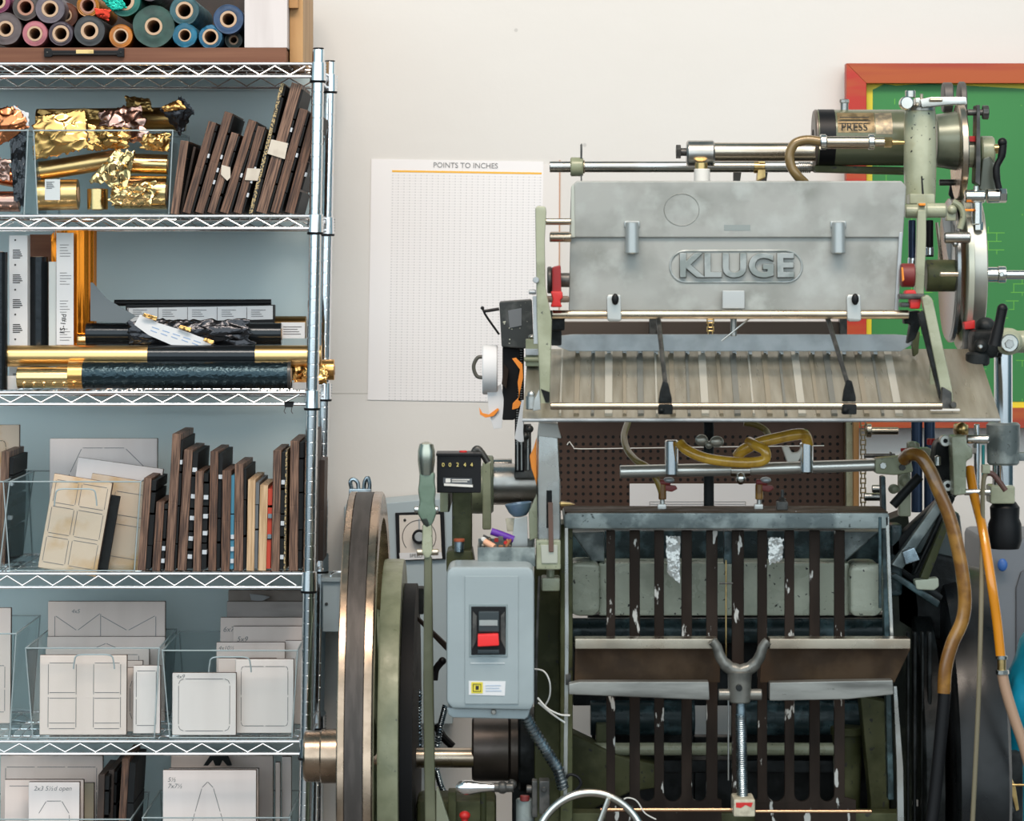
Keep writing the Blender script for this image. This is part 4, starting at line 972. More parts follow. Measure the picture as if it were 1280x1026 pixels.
# ---- delivery trays and yoke
def tray(xa, xb, la, lb, fa, fb, flip):
    m = MB(); m.prism([(xa, 811), (xb, 811), (lb, 853), (la, 853)] , -.70, .006, .001); t_ = part('delivery_tray', m, tray_brown)
    m = MB(); m.pbox(fa, fb, 798.5, 811, -.74, .045, .0012); part('tray_lip', m, steel_warm, t_)
    return t_
tray(719, 900, 718, 900, 719, 897, 0); tray(952, 1138, 950, 1118, 962, 1138, 1)
m = MB(); m.prism([(711, 855), (724, 852), (886, 852), (887, 875), (860, 874), (711, 868)], -.76, .03, .002); part('tray_rail', m, worn_rail)
m = MB(); m.prism([(962, 853), (1116, 850), (1117, 868), (1060, 874), (962, 876)], -.76, .03, .002); part('tray_rail', m, worn_rail)
for sg in (-1, 1):
    m = MB(); pts = [(925 + sg * 35, 801), (925 + sg * 29, 808), (925 + sg * 24, 822), (925 + sg * 14, 834), (925, 840)]
    m.ptube([(x, y, -.76) for x, y in pts], 6, 14, smooth=5, rs=[6, 6.5, 7, 8, 9]); part('yoke_arm', m, yoke_m)
m = MB(); m.vcyl(925, 838, 878, 15, -.76, .002, rp2=13); m.hcyl(898, 952, 868, 7, -.755); yk = part('yoke_hub', m, yoke_m)
m = MB(); m.ycyl(924, 860, 4, -.79, .01); part('set_screw', m, black_iron, yk)
m = MB(); p0 = P(926, 878, -.76); p1 = P(928, 1000, -.76); m.cyl(p0, p1, 6.2 * s(-.76)); m.helix(p0 + Vector((0, 0, -.02)), p1, 6.6 * s(-.76), .0011, 42, 14, 5); part('threaded_screw', m, steel_blue)
m = MB(); m.pbox(917, 944, 999, 1021, -.80, .07, .003); ec = part('screw_block', m, cream_paint)
m = MB(); m.prism([(920, 1003), (941, 1003), (939, 1009), (932, 1006), (926, 1010), (920, 1009)], -.8005, .001, 0); part('red_marking', m, red_paint, ec)
m = MB(); m.hcyl(750, 916, 1012, 2.4, -.74); m.hcyl(944, 1090, 1014, 2, -.70); part('adjusting_rod', m, mat('copper_rod', (.62, .36, .22), .25, 1))
m = MB(); m.pbox(700, 1130, 1016, 1060, -.58, .05, .003); part('lower_crossbar', m, olive_paint)

# thin steel side strips
m = MB(); m.prism([(706, 660), (710, 660), (711, 800), (709, 1000), (704, 1000), (706, 820)], -.68, .01, .0006); part('guide_strip', m, steel)
m = MB(); m.pbox(707, 714, 843, 856, -.69, .03, .001); part('strip_clamp', m, dark_steel)
m = MB(); m.prism([(1107, 646), (1111, 646), (1117, 800), (1113, 800)], -.66, .01, .0006); part('guide_strip', m, steel_bright)
m = MB(); m.prism([(1117, 858), (1121, 858), (1129, 960), (1131, 1100), (1123, 1100), (1121, 960)], -.70, .01, .0006); part('guide_strip', m, steel)

# ---- left upright with slot
m = MB(); m.prism([(672, 540), (676, 534), (694, 534), (698, 545), (701, 600), (701, 678), (672, 678), (671, 600)], -.70, .06, .008); up = part('feed_upright', m, steel)
m = MB(); m.prism([(683, 613), (690, 613), (690, 660), (683, 660)], -.703, .006, .0008); part('slot', m, hole_black, up)
m = MB(); m.prism([(685, 628), (691, 628), (692, 690), (686, 690)], -.715, .012, .001); part('slot_lever', m, mat('rusty_steel', (.14, .08, .06), .5, .4), up)
m = MB(); m.prism([(674, 528), (697, 530), (702, 548), (672, 545)], -.706, .07, .002); part('tape_wrap', m, mat('pale_tape', (.5, .49, .46), .5), up)
m = MB(); m.pbox(670, 701, 675, 712, -.71, .07, .003); fb_ = part('upright_foot', m, pale_green)
m = MB(); m.prism([(676, 681), (697, 681), (697, 704), (677, 704)], -.712, .003, .001); part('foot_recess', m, mat('worn_recess', (.40, .41, .35), .4), fb_)
m = MB(); m.pbox(677, 700, 722, 739, -.66, .06, .003); m.vcyl(688, 712, 722, 5, -.64); part('cast_lug', m, pale_green)
m = MB(); m.prism([(671, 546), (667, 560), (662, 570), (664, 585), (669, 600), (671, 608)], -.69, .008, .002); part('orange_flag', m, orange_tape)
m = MB(); m.prism([(690, 633), (700, 627), (712, 628), (720, 631), (705, 633)], -.69, .02, .003); part('brown_wedge', m, brass)
m = MB(); m.prism([(661, 640), (672, 616), (672, 672), (662, 676)], -.66, .03, .002); part('painted_strut', m, pale_green)


# ---- perforated back panel
m = MB(); m.pbox(697, 1058, 521, 637, .05, .012, .001); pg = part('perforated_panel', m, pegboard_m)
m = MB(); k = s(.05)
for j in range(11):
    for i in range(38):
        x = 701 + i * 9.35; y = 546 + j * 8.9
        if y > 634 or x > 1052: continue
        p = P(x, y, .05); m.cyl(p - Vector((0, .0006, 0)), p + Vector((0, .001, 0)), 2.1 * k, n=8)
part('holes', m, hole_black, pg)
m = MB(); m.pbox(1055, 1067, 500, 636, .04, .03); m.pbox(697, 1064, 633, 638, .03, .03); part('panel_rim', m, tray_brown, pg)
m = MB(); m.pbox(1058, 1066, 528, 640, .02, .02); part('pale_post', m, pale_green)
m = MB(); m.pbox(1067, 1074, 500, 640, .0, .02); part('wooden_post', m, ply_orange)
m = MB(); m.pbox(675, 1058, 402, 420, -.12, .05); part('rear_rail', m, mat('rear_rail_brown', (.09, .065, .05), .4, .3))
for x in (812, 1050): m = MB(); m.pbox(x, x + 9, 395, 420, -.14, .03); part('rail_bracket', m, dark_steel)
def chain(x, y0, y1, Y, mt, w=6, pitch=6.0, name='drive_chain'):
    m = MB(); y = y0; a = 0
    while y < y1:
        if a % 2 == 0:
            for dx in (-w / 2, w / 2): m.pbox(x + dx - .8, x + dx + .8, y, y + pitch * 1.35, Y, .006, .0004)
            for yy in (y + 1.2, y + pitch * 1.1): m.hcyl(x - w / 2, x + w / 2, yy, .9, Y + .003, 0, n=8)
        else:
            for dx in (-w / 3, w / 3): m.pbox(x + dx - .7, x + dx + .7, y, y + pitch * 1.35, Y + .001, .005, .0004)
        y += pitch; a += 1
    return part(name, m, mt)
chain(1079, 525, 640, -.02, mat('oily_chain', (.24, .19, .11), .3, .9), 6)
chain(888, 398, 418, -.16, brass, 8, 5)
m = MB(); m.hcyl(1083, 1123, 538.5, 4.8, -.02); m.hcyl(1083, 1089, 538, 9, -.02); part('idler_shaft', m, steel_warm)
m = MB(); m.hcyl(1080, 1119, 569.5, 2.8, -.02); m.pbox(1113, 1115, 565, 576, -.03, .02); part('idler_shaft', m, dark_steel)
m = MB(); m.hcyl(1080, 1100, 621, 5, -.05); m.hcyl(1090, 1102, 611, 5, -.06); part('idler_shaft', m, steel)
for x in (1146, 1162): m = MB(); m.vcyl(x, 524, 640, 7, -.10); part('strut_tube', m, mat('blue_black_tube', (.02, .035, .07), .25, .5))
m = MB(); m.ptube([(709, 556, .0), (712, 552, .0), (717, 559, 0), (726, 561, 0), (800, 560, 0), (900, 558.5, 0), (1030, 557, 0)], .7, 6, 2); part('string', m, white_plastic)
m = MB(); m.prism([(787, 604.5), (952, 604.5), (952, 634), (787, 634)], -.02, .003, .0006); ws = part('white_sheet', m, white_paper)
m = MB()
for a in ([(812, 627), (932, 627)], [(812, 630), (932, 630)], [(812, 627), (812, 632)], [(932, 627), (932, 632)]): m.ptube([(x, y, -.0203) for x, y in a], .35, 4)
part('printed_line', m, faint_ink, ws)

# ---- motor, casting column and counter on the left
m = MB(); m.hcyl(612, 672, 605, 26, -.30, .003, 36); m.hcyl(612, 640, 582, 9, -.28); part('motor_housing', m, steel)
m = MB(); m.hcyl(607, 617, 605, 36, -.30, .003, 36); m.hcyl(588, 608, 612, 30, -.28, .004, 30); part('motor_flange', m, green_paint)
m = MB(); m.pbox(565, 590, 612, 695, -.55, .05, .006); cc = part('casting_column', m, olive_paint)
m = MB(); m.prism([(558, 690), (566, 688), (590, 688), (593, 706), (593, 716), (558, 716)], -.60, .12, .004); part('column_foot', m, olive_paint, cc)
m = MB(); m.vcyl(574, 676, 690, 6, -.60, .001); ob = part('oil_cup', m, steel_blue); m = MB(); m.vcyl(574, 673, 677, 7, -.60, .001); part('oil_cup_lid', m, mat('rust_red', (.45, .1, .04), .5), ob)
m = MB(); m.pbox(546, 601, 568, 616, -.66, .07, .002); cb = part('impression_counter', m, black_plastic)
m = MB(); m.pbox(545, 602, 566.5, 570, -.665, .08, .001); part('counter_lid', m, black_plastic, cb)
m = MB(); m.vcyl(579, 563, 567, 5, -.63); part('reset_button', m, red_paint, cb)
for i, (x, dgt) in enumerate(((554, '0'), (562.5, '0'), (572, '2'), (581, '4'), (589.5, '4'))):
    m = MB(); m.ycyl(x, 581, 3.2, -.6615, .003, .0003); w_ = part('number_wheel', m, black_plastic, cb)
    text(dgt, x, 581, -.6622, 7, mat('pale_yellow', (.75, .62, .2), .5), w_, 'digit')
m = MB(); m.prism([(554, 597), (590, 598), (590, 606), (554, 604)], -.6612, .001, 0); lb = part('counter_label', m, mat('label_dark', (.08, .09, .1), .5), cb)
m = MB(); m.prism([(555, 604), (591, 606), (591, 609), (555, 607)], -.662, .001, 0); m.pbox(557, 563, 598, 603, -.6622, .001, 0); m.pbox(565, 587, 599, 600.2, -.6622, .001, 0); m.pbox(565, 584, 601.5, 602.5, -.6622, .001, 0); part('label_print', m, white_plastic, lb)
m = MB(); m.ptube([(592, 566, -.60), (595, 561, -.60), (600, 563, -.60), (610, 578, -.6)], 4.2, 12, 4); part('counter_arm', m, dark_steel)
m = MB(); m.pbox(603, 614, 578, 662, -.42, .05, .003); part('motor_plate', m, green_paint)
m = MB(); m.pbox(550, 560, 612, 640, -.56, .04); part('counter_bracket', m, green_paint)
m = MB(); m.pbox(556, 562, 616, 640, -.50, .3, .002); part('dark_bracket', m, black_iron)

# tool tray and its contents
m = MB(); m.prism([(597, 684), (669, 684), (668, 708), (599, 708)], -.72, .004, .001); m.box((X(598, -.72), -.718, Z(708, -.72)), (X(668, -.72), -.60, Z(705, -.72)), .001)
m.box((X(597, -.72), -.718, Z(708, -.72)), (X(599, -.72), -.60, Z(684, -.72)), .0005); m.box((X(667, -.72), -.718, Z(708, -.72)), (X(669, -.72), -.60, Z(684, -.72)), .0005); m.box((X(597, -.72), -.604, Z(708, -.72)), (X(669, -.72), -.60, Z(680, -.72)), .0005)
tt = part('tool_tray', m, bluegrey_cast)
tag_items = [
 ('marker_pen', [(614, 664, -.66), (626, 668, -.66), (642, 674, -.66)], 4.6, purple_pl, 'purple marker pen lying across the small grey tool tray', 'pen'),
 ('wood_stick', [(606, 677, -.68), (618, 684, -.69)], 4.2, mat('peach_plastic', (.75, .4, .25), .5), 'peach coloured stub in the small grey tool tray', 'stub'),
 ('brass_pin', [(632, 684, -.68), (640, 672, -.66)], 2.0, copper_pl, 'small copper pin beside the purple marker in the tool tray', 'pin'),
]
for nme, pts, r_, mt, lab, ct_ in tag_items: m = MB(); m.ptube(pts, r_, 12, 3); tag(m.build(nme, mt), lab, ct_)
rn = random.Random(5)
for q in range(14):
    x = 602 + rn.random() * 34; y = 668 + rn.random() * 18; Yq = -.70 + rn.random() * .08
    m = MB(); a = rn.uniform(2, 4)
    if q % 3 == 0: m.pbox(x, x + a * 1.6, y, y + a * 1.6, Yq, .008, .001)
    elif q % 3 == 1: m.ycyl(x + 2, y + 2, a * .8, Yq, .008)
    else: m.ptube([(x - 3, y, Yq), (x + 4, y + 3, Yq)], 1.4, 8)
    tag(m.build('small_hardware', [copper_pl, dark_steel, steel_warm, red_paint, white_plastic][q % 5]), 'small metal hardware bit heaped in the grey tool tray', 'hardware', 'hardware bits in the tool tray')
m = MB(); m.prism([(632, 648), (645, 648), (645, 664), (634, 664)], -.62, .01, .001); tag(m.build('paper_tag', cream_paint), 'cream tag standing behind the purple marker', 'tag')
m = MB(); pr_ = [(0, .004), (.002, .012), (.010, .019), (.024, .0245), (.025, .0235), (.011, .017), (.004, .008)]
m.lathe(P(650, 646, -.62), (-.12, 0, 1), pr_, 24, cap=False); part('funnel_bowl', m, blue_glass)
m = MB(); m.prism([(643, 648), (659, 645), (660, 684), (639, 684)], -.66, .004, .001); part('metal_chute', m, steel)

# ---- stop / start box
xb = PR
m = MB(); m.prism([(558, 722), (559, 713), (565, 708), (661, 708), (667, 713), (668, 722), (668, 878), (664, 888), (565, 886), (558, 878)], -.82, .13, .006); sb = part('switch_box', m, grey_box)
m = MB(); m.prism([(558, 884), (664, 885), (660, 896), (656, 899), (566, 897), (560, 893)], -.805, .11, .003); part('box_flange', m, grey_box, sb)
m = MB(); m.ycyl(617, 890, 3.2, -.812, .008); part('flange_screw', m, steel, sb)
m = MB(); m.prism([(581, 720), (648, 720), (648, 880), (581, 880)], -.8225, .003, .0012); part('raised_panel', m, grey_box, sb)
m = MB(); m.prism([(586.5, 755), (634.5, 755), (634.5, 821), (586.5, 821)], -.8245, .003, .001); part('bezel', m, mat('bezel_grey', (.22, .27, .28), .4), sb)
m = MB(); m.prism([(589, 758), (632.5, 758), (632, 818), (589, 818.5)], -.826, .003, .0008); wd = part('switch_window', m, black_plastic, sb)
m = MB(); m.pbox(598, 624, 764, 790, -.832, .008, .002); m.pbox(597, 624, 812, 817, -.830, .006, .001); part('start_button', m, mat('start_black', (.03, .04, .045), .3), wd)
m = MB(); m.pbox(599, 622, 775, 782, -.8335, .002, .0005); part('start_mark', m, mat('mark_grey', (.3, .33, .33), .5), wd)
m = MB(); m.prism([(597, 793), (623, 792), (624, 807), (597, 808.5)], -.842, .018, .002); part('stop_button', m, mat('bright_red_plastic', (.85, .03, .03), .3), wd)
m = MB(); m.prism([(591, 764), (596, 770), (596, 800), (590, 812)], -.828, .004, .0006); part('window_side', m, dark_steel, wd)
m = MB(); m.prism([(631, 764), (626, 770), (626, 800), (632, 812)], -.828, .004, .0006); part('window_side', m, dark_steel, wd)
m = MB(); m.pbox(588, 631, 828, 830, -.8235, .001, .0004); part('embossed_line', m, mat('pale_line', (.46, .50, .51), .4), sb)
m = MB(); m.prism([(586, 851), (632, 851.5), (631, 869.5), (586, 868.5)], -.8235, .0008, .0002); lb = part('maker_label', m, white_paper, sb)
m = MB(); m.prism([(589, 852.5), (603.5, 852.5), (603.5, 866.5), (589, 866.5)], -.8242, .0006, 0); part('yellow_logo', m, mat('logo_yellow', (.72, .6, .05), .5), lb)
m = MB(); m.ptube([(591.5, 855, -.8246), (601, 855, -.8246), (601, 864, -.8246), (591.5, 864, -.8246), (591.5, 855, -.8246)], .5, 4); m.pbox(594.5, 598.5, 857, 862, -.8246, .0006, 0); part('logo_mark', m, black_ink, lb)
m = MB(); [m.pbox(607, 607 + w_, 856 + i * 3.3, 857.3 + i * 3.3, -.8242, .0006, 0) for i, w_ in enumerate((19, 17, 20))]; part('small_print', m, mat('pale_blue_ink', (.45, .52, .62), .6), lb)
# flexible conduit
m = MB(); c_pts = [P(656, 893, -.74), P(668, 915, -.73), P(684, 940, -.72), P(698, 962, -.71), P(704, 985, -.70)]
m.tube(c_pts, 6.2 * s(-.72), 14, 6)
for q in range(22):
    t_ = q / 21 * 3.95; i = int(t_); p = c_pts[i].lerp(c_pts[min(i + 1, 4)], t_ - i); d = (c_pts[min(i + 1, 4)] - c_pts[i]).normalized()
    m.lathe(p, d, [(-.0022, 6.2 * s(-.72)), (-.001, 7.6 * s(-.72)), (.001, 7.6 * s(-.72)), (.0022, 6.2 * s(-.72))], 16, cap=False)
part('flexible_conduit', m, steel_blue)
m = MB(); m.ptube([(668, 836, -.75), (680, 839, -.76), (687, 852, -.76), (687, 870, -.75), (680, 884, -.74)], 1.0, 6, 5); m.ptube([(672, 872, -.78), (684, 885, -.78), (700, 893, -.77), (712, 894, -.76)], 1.2, 6, 4); m.ptube([(673, 878, -.78), (690, 892, -.77), (706, 903, -.76)], 1.2, 6, 4); part('cable_tie', m, white_plastic)
m = MB(); m.ptube([(674, 720, -.70), (671, 800, -.72), (670, 880, -.72)], 1.6, 6, 3); part('wire_rod', m, dark_steel)

# ---- flywheel, pulley, shaft
YF = -.35; kf = s(YF); cz = Z(945, YF); 
def xw(px): return X(px, YF)
RF = 330 * kf
fw = part('flywheel', MB().lathe((xw(437), YF, cz), (1, 0, 0), [(0, RF * .90), (0, RF - .002), (.002, RF), (.0125, RF), (.0135, RF - .003)], 96, cap=False), bronze_rim)
W0 = xw(479) - xw(437)
m = MB(); m.lathe((xw(437), YF, cz), (1, 0, 0), [(.0135, RF - .003), (.014, RF - .0005), (W0 - .0175, RF - .0005), (W0 - .017, RF - .003)], 96, cap=False); part('rim_tread', m, rim_dark, fw)
m = MB(); m.lathe((xw(437), YF, cz), (1, 0, 0), [(W0 - .017, RF - .003), (W0 - .016, RF), (W0 - .003, RF), (W0, RF - .004), (W0, RF * .90), (0, RF * .90)], 96, cap=False); part('rim_edge', m, bronze_rim, fw)
for q in range(6):
    a = PI / 6 + q * PI / 3; d = Vector((0, math.cos(a), math.sin(a)))
    m = MB(); c0 = Vector((xw(458), YF, cz)); m.tube([c0 + d * .04, c0 + d * RF * .5, c0 + d * RF * .92], .02, 12, rs=[.026, .02, .017]); part('spoke', m, green_paint, fw)

m = MB(); m.cyl((xw(400), YF, cz), (xw(480), YF, cz), 34 * kf, n=40, bev=.004); part('hub', m, bronze_rim, fw)
YH = YF

m = MB(); m.cyl((xw(398), YF, cz), (xw(404), YF, cz), 29 * kf, n=40, bev=.002); part('hub_cap', m, steel_warm, fw)
# hub collar visible left of the rim
m = MB(); m.cyl((xw(380), YF, cz), (xw(437), YF, cz), 32 * kf, n=48, bev=.004); part('hub_sleeve', m, bronze_rim, fw)
R2 = 245 * kf
m = MB(); m.lathe((xw(481), YF, cz), (1, 0, 0), [(0, R2 * .8), (0, R2), (.004, R2 + .001), (.033, R2 + .001), (.036, R2), (.036, R2 * .8), (0, R2 * .8)], 80, cap=False); pl = part('drive_pulley', m, green_paint)
m = MB(); m.cyl((xw(482), YF, cz), (xw(500), YF, cz), R2 * .85, n=60); part('pulley_web', m, olive_paint, pl)
m = MB(); m.cyl((xw(506), YF + .02, cz), (xw(521), YF + .02, cz), 214 * kf, n=60); part('drive_gear', m, mat('matt_black', (.006, .006, .007), .6, spec=.2))
m = MB(); m.pbox(503, 530, 735, 768, -.2, .05, .003); part('motor_bracket', m, black_iron)
m = MB(); m.cyl((xw(500), YF - .02, cz), (xw(592), YF - .02, cz), 12.5 * s(YF), n=32); part('crank_shaft', m, steel_warm)
m = MB(); m.hcyl(590, 638, 936, 40, -.33, .004, 40); m.hcyl(638, 648, 936, 43, -.33); part('brake_drum', m, mat('brown_drum', (.075, .06, .05), .35, .6, col2=(.11, .09, .08), scale=12))
m = MB(); m.hcyl(648, 672, 936, 52, -.32, .004, 40); m.pbox(640, 700, 890, 1330, -.30, .08, .004); part('bearing_housing', m, black_iron)
# dark drive belt guard strut and coiled cables
m = MB(); m.prism([(512, 766), (517, 766), (560, 806), (558, 814)], -.30, .02, .002); part('brace_strut', m, brown_steel)
for q, pts in enumerate([[(524, 862), (523, 900), (525, 935)], [(557, 882), (551, 905), (546, 935)], [(545, 960), (551, 982), (560, 1000)]]):
    m = MB(); a, b, c_ = [P(x, y, -.2) for x, y in pts]; m.helix(a, b, 3 * s(-.2), .002, 10, 10, 5); m.helix(b, c_, 3 * s(-.2), .002, 9, 10, 5); part('coiled_cable', m, steel_blue)
m = MB(); m.ptube([(518, 822, -.15), (518, 850, -.15), (524, 870, -.2)], 3.5, 8, 3); m.ptube([(555, 824, -.15), (545, 836, -.15), (543, 850, -.15)], 4.5, 8, 3); m.pball(520, 826, 4.5, -.15); m.pball(553, 826, 5, -.15); m.ptube([(545, 905, -.12), (553, 920, -.12), (566, 933, -.12)], 5, 8, 3); part('black_hose', m, black_plastic)
m = MB(); m.ptube([(440, 612, .1), (438, 602, .1), (442, 599, .1), (447, 603, .1), (448, 612, .1)], 2.6, 8, 4); m.ptube([(455, 612, .1), (456, 602, .1), (460, 597, .1), (462, 606, .1), (461, 616, .1)], 2.6, 8, 4); m.pbox(436, 464, 611, 640, .09, .03, .002); part('belt_fork', m, steel_blue)

# ---- throw-off lever
Yl = -.72
m = MB(); p = P(533, 575, Yl)
prof = [(0, .004), (.004, .012), (.016, .0148), (.034, .0150), (.048, .0132), (.058, .0120)]
m.lathe(P(533, 552, Yl), (0, 0, -1), prof, 28); kn = part('throw_off_lever', m, mat('worn_chrome_green', (.42, .43, .36), .2, .9, col2=(.25, .30, .26), scale=14))
m = MB(); m.prism([(524, 590), (544, 590), (543, 604), (545, 612), (543, 628), (546, 640), (541, 655), (536, 660), (531, 660), (526, 650), (521, 640), (525, 628), (522, 612), (524, 604)], Yl - .010, .022, .006); part('lever_body', m, mat('chipped_green', (.13, .19, .14), .35, .1, col2=(.03, .035, .03), scale=32, lo=.55, hi=.6, bump=.2), kn)
m = MB(); m.hcyl(518, 548, 637, 4.5, Yl, .001); part('lever_pin', m, steel, kn)
m = MB(); m.prism([(528, 655), (540, 655), (541, 690), (537, 698), (531, 698), (527, 690)], Yl - .008, .018, .004); part('lever_link', m, pale_green, kn)
m = MB(); m.hcyl(521, 548, 690, 4, Yl, .001); part('lever_pin', m, steel_warm, kn)
m = MB(); m.prism([(530, 695), (540, 695), (542, 860), (545, 1040), (531, 1040), (529, 860)], Yl - .004, .014, .004); part('lever_rod', m, mat('lever_green', (.10, .105, .06), .3, 0, col2=(.14, .145, .09), scale=10), kn)
m = MB(); m.prism([(545, 985), (548, 985), (566, 1040), (545, 1040)], -.60, .02, .002); part('lever_gusset', m, pale_green)

# ---- crank handle, small valves, handwheel
m = MB(); m.lathe(P(570, 984, -.78), (1, 0, 0), [(0, .004), (.004, .009), (.014, .0125), (.026, .0125), (.044, .0085), (.062, .0062), (.066, .0062)], 24); cr_ = part('crank_handle', m, chrome)
m = MB(); m.hcyl(615, 642, 984, 6, -.77); m.pball(628, 984, 8, -.77); m.pball(640, 980, 6, -.765); part('crank_pivot', m, dark_steel, cr_)
m = MB(); m.pbox(520, 620, 1000, 1060, -.5, .12, .01); m.pbox(560, 570, 990, 1060, -.56, .05); m.vcyl(604, 990, 1050, 4, -.6); part('lower_casting', m, olive_paint)
m = MB(); m.vcyl(581, 1018, 1040, 4, -.72); m.pball(581, 1019, 7, -.72, (1, 1, .8)); part('red_knob', m, red_paint)
m = MB(); m.vcyl(656, 998, 1040, 11, -.74, .002); vb = part('valve_body', m, bluegrey_cast); m = MB(); m.vcyl(656, 994, 1001, 6, -.75); part('valve_cap', m, dark_red, vb)
m = MB(); m.pbox(665, 672, 976, 1022, -.76, .03, .002); m.pbox(674, 687, 976, 1018, -.77, .04, .002); m.hcyl(658, 665, 986, 5, -.75); m.ycyl(680, 987, 3.4, -.775, .01); part('valve_block', m, dark_steel)
m = MB(); m.ptube([(706, 975, -.7), (712, 968, -.7), (722, 971, -.7), (726, 980, -.7), (718, 990, -.7)], 2, 8, 4); part('looped_wire', m, black_plastic)
Yw = -.86; cw = P(738, 1060, Yw); m = MB()
m.tube([cw + Vector((math.cos(a), .12 * math.sin(a), math.sin(a) * 1.0)) * (68 * s(Yw)) for a in [2 * PI * i / 64 for i in range(64)]], 5.2 * s(Yw), 14, closed=True); hw = part('handwheel', m, steel_bright)
for a in (R(70), R(190), R(310)):
    m = MB(); m.tube([cw, cw + Vector((math.cos(a), 0, math.sin(a))) * 66 * s(Yw)], 4 * s(Yw), 10, rs=[4.5 * s(Yw), 3.5 * s(Yw)]); part('spoke', m, steel_bright, hw)
m = MB(); m.ycyl(738, 1060, 13, Yw - .01, .04); part('hub', m, steel, hw)
m = MB(); m.ptube([(776, 1002, -.77), (784, 997, -.77), (796, 1001, -.77), (806, 1016, -.77), (820, 1024, -.77)], .8, 6, 5); part('loose_wire', m, white_plastic)
# ================================================================ FEED BOARD AND MAGAZINE
def q3(pts): return [P(*p) for p in pts]
YB0, YB1 = -.50, -.80
m = MB()
def slab3(m, pts, off):
    a = [Vector(p) for p in pts]; n = (a[1] - a[0]).cross(a[2] - a[0]).normalized() * off
    va = [m.b.verts.new(p) for p in a]; vb = [m.b.verts.new(p + n) for p in a]; N_ = len(a)
    m.b.faces.new(va); m.b.faces.new(list(reversed(vb)))
    for i in range(N_): m.b.faces.new((va[i], vb[i], vb[(i + 1) % N_], va[(i + 1) % N_]))
slab3(m, q3([(653, 524, YB1), (1250, 524, YB1), (1222, 438, YB0), (660, 438, YB0)]), .003)
fbd = part('feed_board', m, feed_alu)
m = MB(); m.tube(q3([(653, 525, YB1), (1250, 525, YB1)]), .0034, 10); part('board_lip', m, alu_light, fbd)
rib_a = mat('rib_light', (.52, .50, .43), .3, .5); rib_b = mat('rib_tan', (.31, .265, .19), .32, .5); rib_c = mat('rib_grey', (.21, .21, .185), .35, .5)
for i in range(22):
    xt = 703 + i * 19.3; xb2 = 697 + (xt - 700) * 1.045
    m = MB(); w_ = (3, 7, 4, 10, 5, 8)[i % 6]
    a = P(xt, 440, YB0 + .002); b_ = P(xb2, 522, YB1 + .006); dz = Vector((0, -.002, .0048)); up_ = Vector((0, -.001, .0030)); wv = Vector((w_ * s(YB0) / 2, 0, 0)); wv2 = Vector((w_ * s(YB1) / 2, 0, 0))
    vs = [q_ + up_ for q_ in (a - wv, a + wv, b_ + wv2, b_ - wv2)]; va = [m.b.verts.new(p) for p in vs]; inn = [m.b.verts.new(p + dz + Vector((.0006 * sg, 0, 0))) for p, sg in zip(vs, (1, -1, -1, 1))]
    m.b.faces.new(inn)
    for q in range(4): m.b.faces.new((va[q], va[(q + 1) % 4], inn[(q + 1) % 4], inn[q]))
    part('board_rib', m, (rib_a, rib_b, rib_c)[(i * 7) % 3], fbd)
m = MB()
for i in range(20):
    x = 722 + i * 19.6; m.pbox(x - 2.5, x + 2.5, 438, 443, -.525, .006, .0006)
part('tab_row', m, mat('tab_alu', (.66, .68, .68), .4, .4), fbd)
m = MB(); m.prism([(688, 421), (716, 418), (1120, 418), (1143, 420), (1141, 430), (1126, 439), (712, 439), (697, 433)], -.545, .02, .001); fl = part('fence_bar', m, alu_light)
m = MB(); m.pbox(657, 674, 424, 458, -.60, .05, .002); m.hcyl(655, 676, 449, 3, -.605); lb = part('side_bracket', m, green_paint)
m = MB(); m.pball(665, 421, 5, -.58, (1, 1, .6)); part('bracket_nut', m, steel, lb)
m = MB(); m.pbox(657, 675, 436, 444, -.61, .01, .001); part('bracket_plate', m, alu_light, lb)
m = MB(); m.vcyl(664, 494, 512, 7, -.80, .002); m.pball(664, 493, 5, -.80); m.prism([(668, 500), (674, 486), (676, 512), (666, 514)], -.81, .008, .001); part('edge_clamp', m, steel)
m = MB(); m.pbox(1238, 1262, 440, 446, -.5, .04); m.prism([(1163, 511), (1200, 511), (1200, 513.5), (1163, 513.5)], -.79, .004, .0004); m.prism([(1144, 445), (1161, 445), (1161, 447), (1144, 447)], -.53, .004, .0004); part('white_pencil_line', m, white_plastic)
# lower rod with clamps and fingers
m = MB(); m.hcyl(688, 1178, 507.5, 4.6, -.84, .001); lr = part('gauge_rod', m, steel_warm)
for (x0, y0, x1, y1, sx) in ((823, 400, 833, 492, 0), (1034, 396, 1063, 490, 1)):
    m = MB(); m.tube(q3([(x0, y0, -.66), ((x0 + x1) / 2, (y0 + y1) / 2, -.74), (x1, y1, -.83)]), .0035, 8, 3, rs=[.0045, .0042, .004, .0042]); ff = part('sheet_finger', m, dark_steel)
    m = MB(); m.prism([(x1 - 4, y1 - 16), (x1 + 2, y1 - 14), (x1 + 7, y1 + 6), (x1 + 7, y1 + 12), (x1 - 10, y1 + 12), (x1 - 8, y1 - 2)], -.845, .014, .002); part('finger_wedge', m, black_iron, ff)
    m = MB(); m.pbox(x1 - 10, x1 + 8, 505, 518, -.85, .02, .002); m.pball(x1 - 6, 513, 3.5, -.853); part('finger_clamp', m, black_iron, ff)
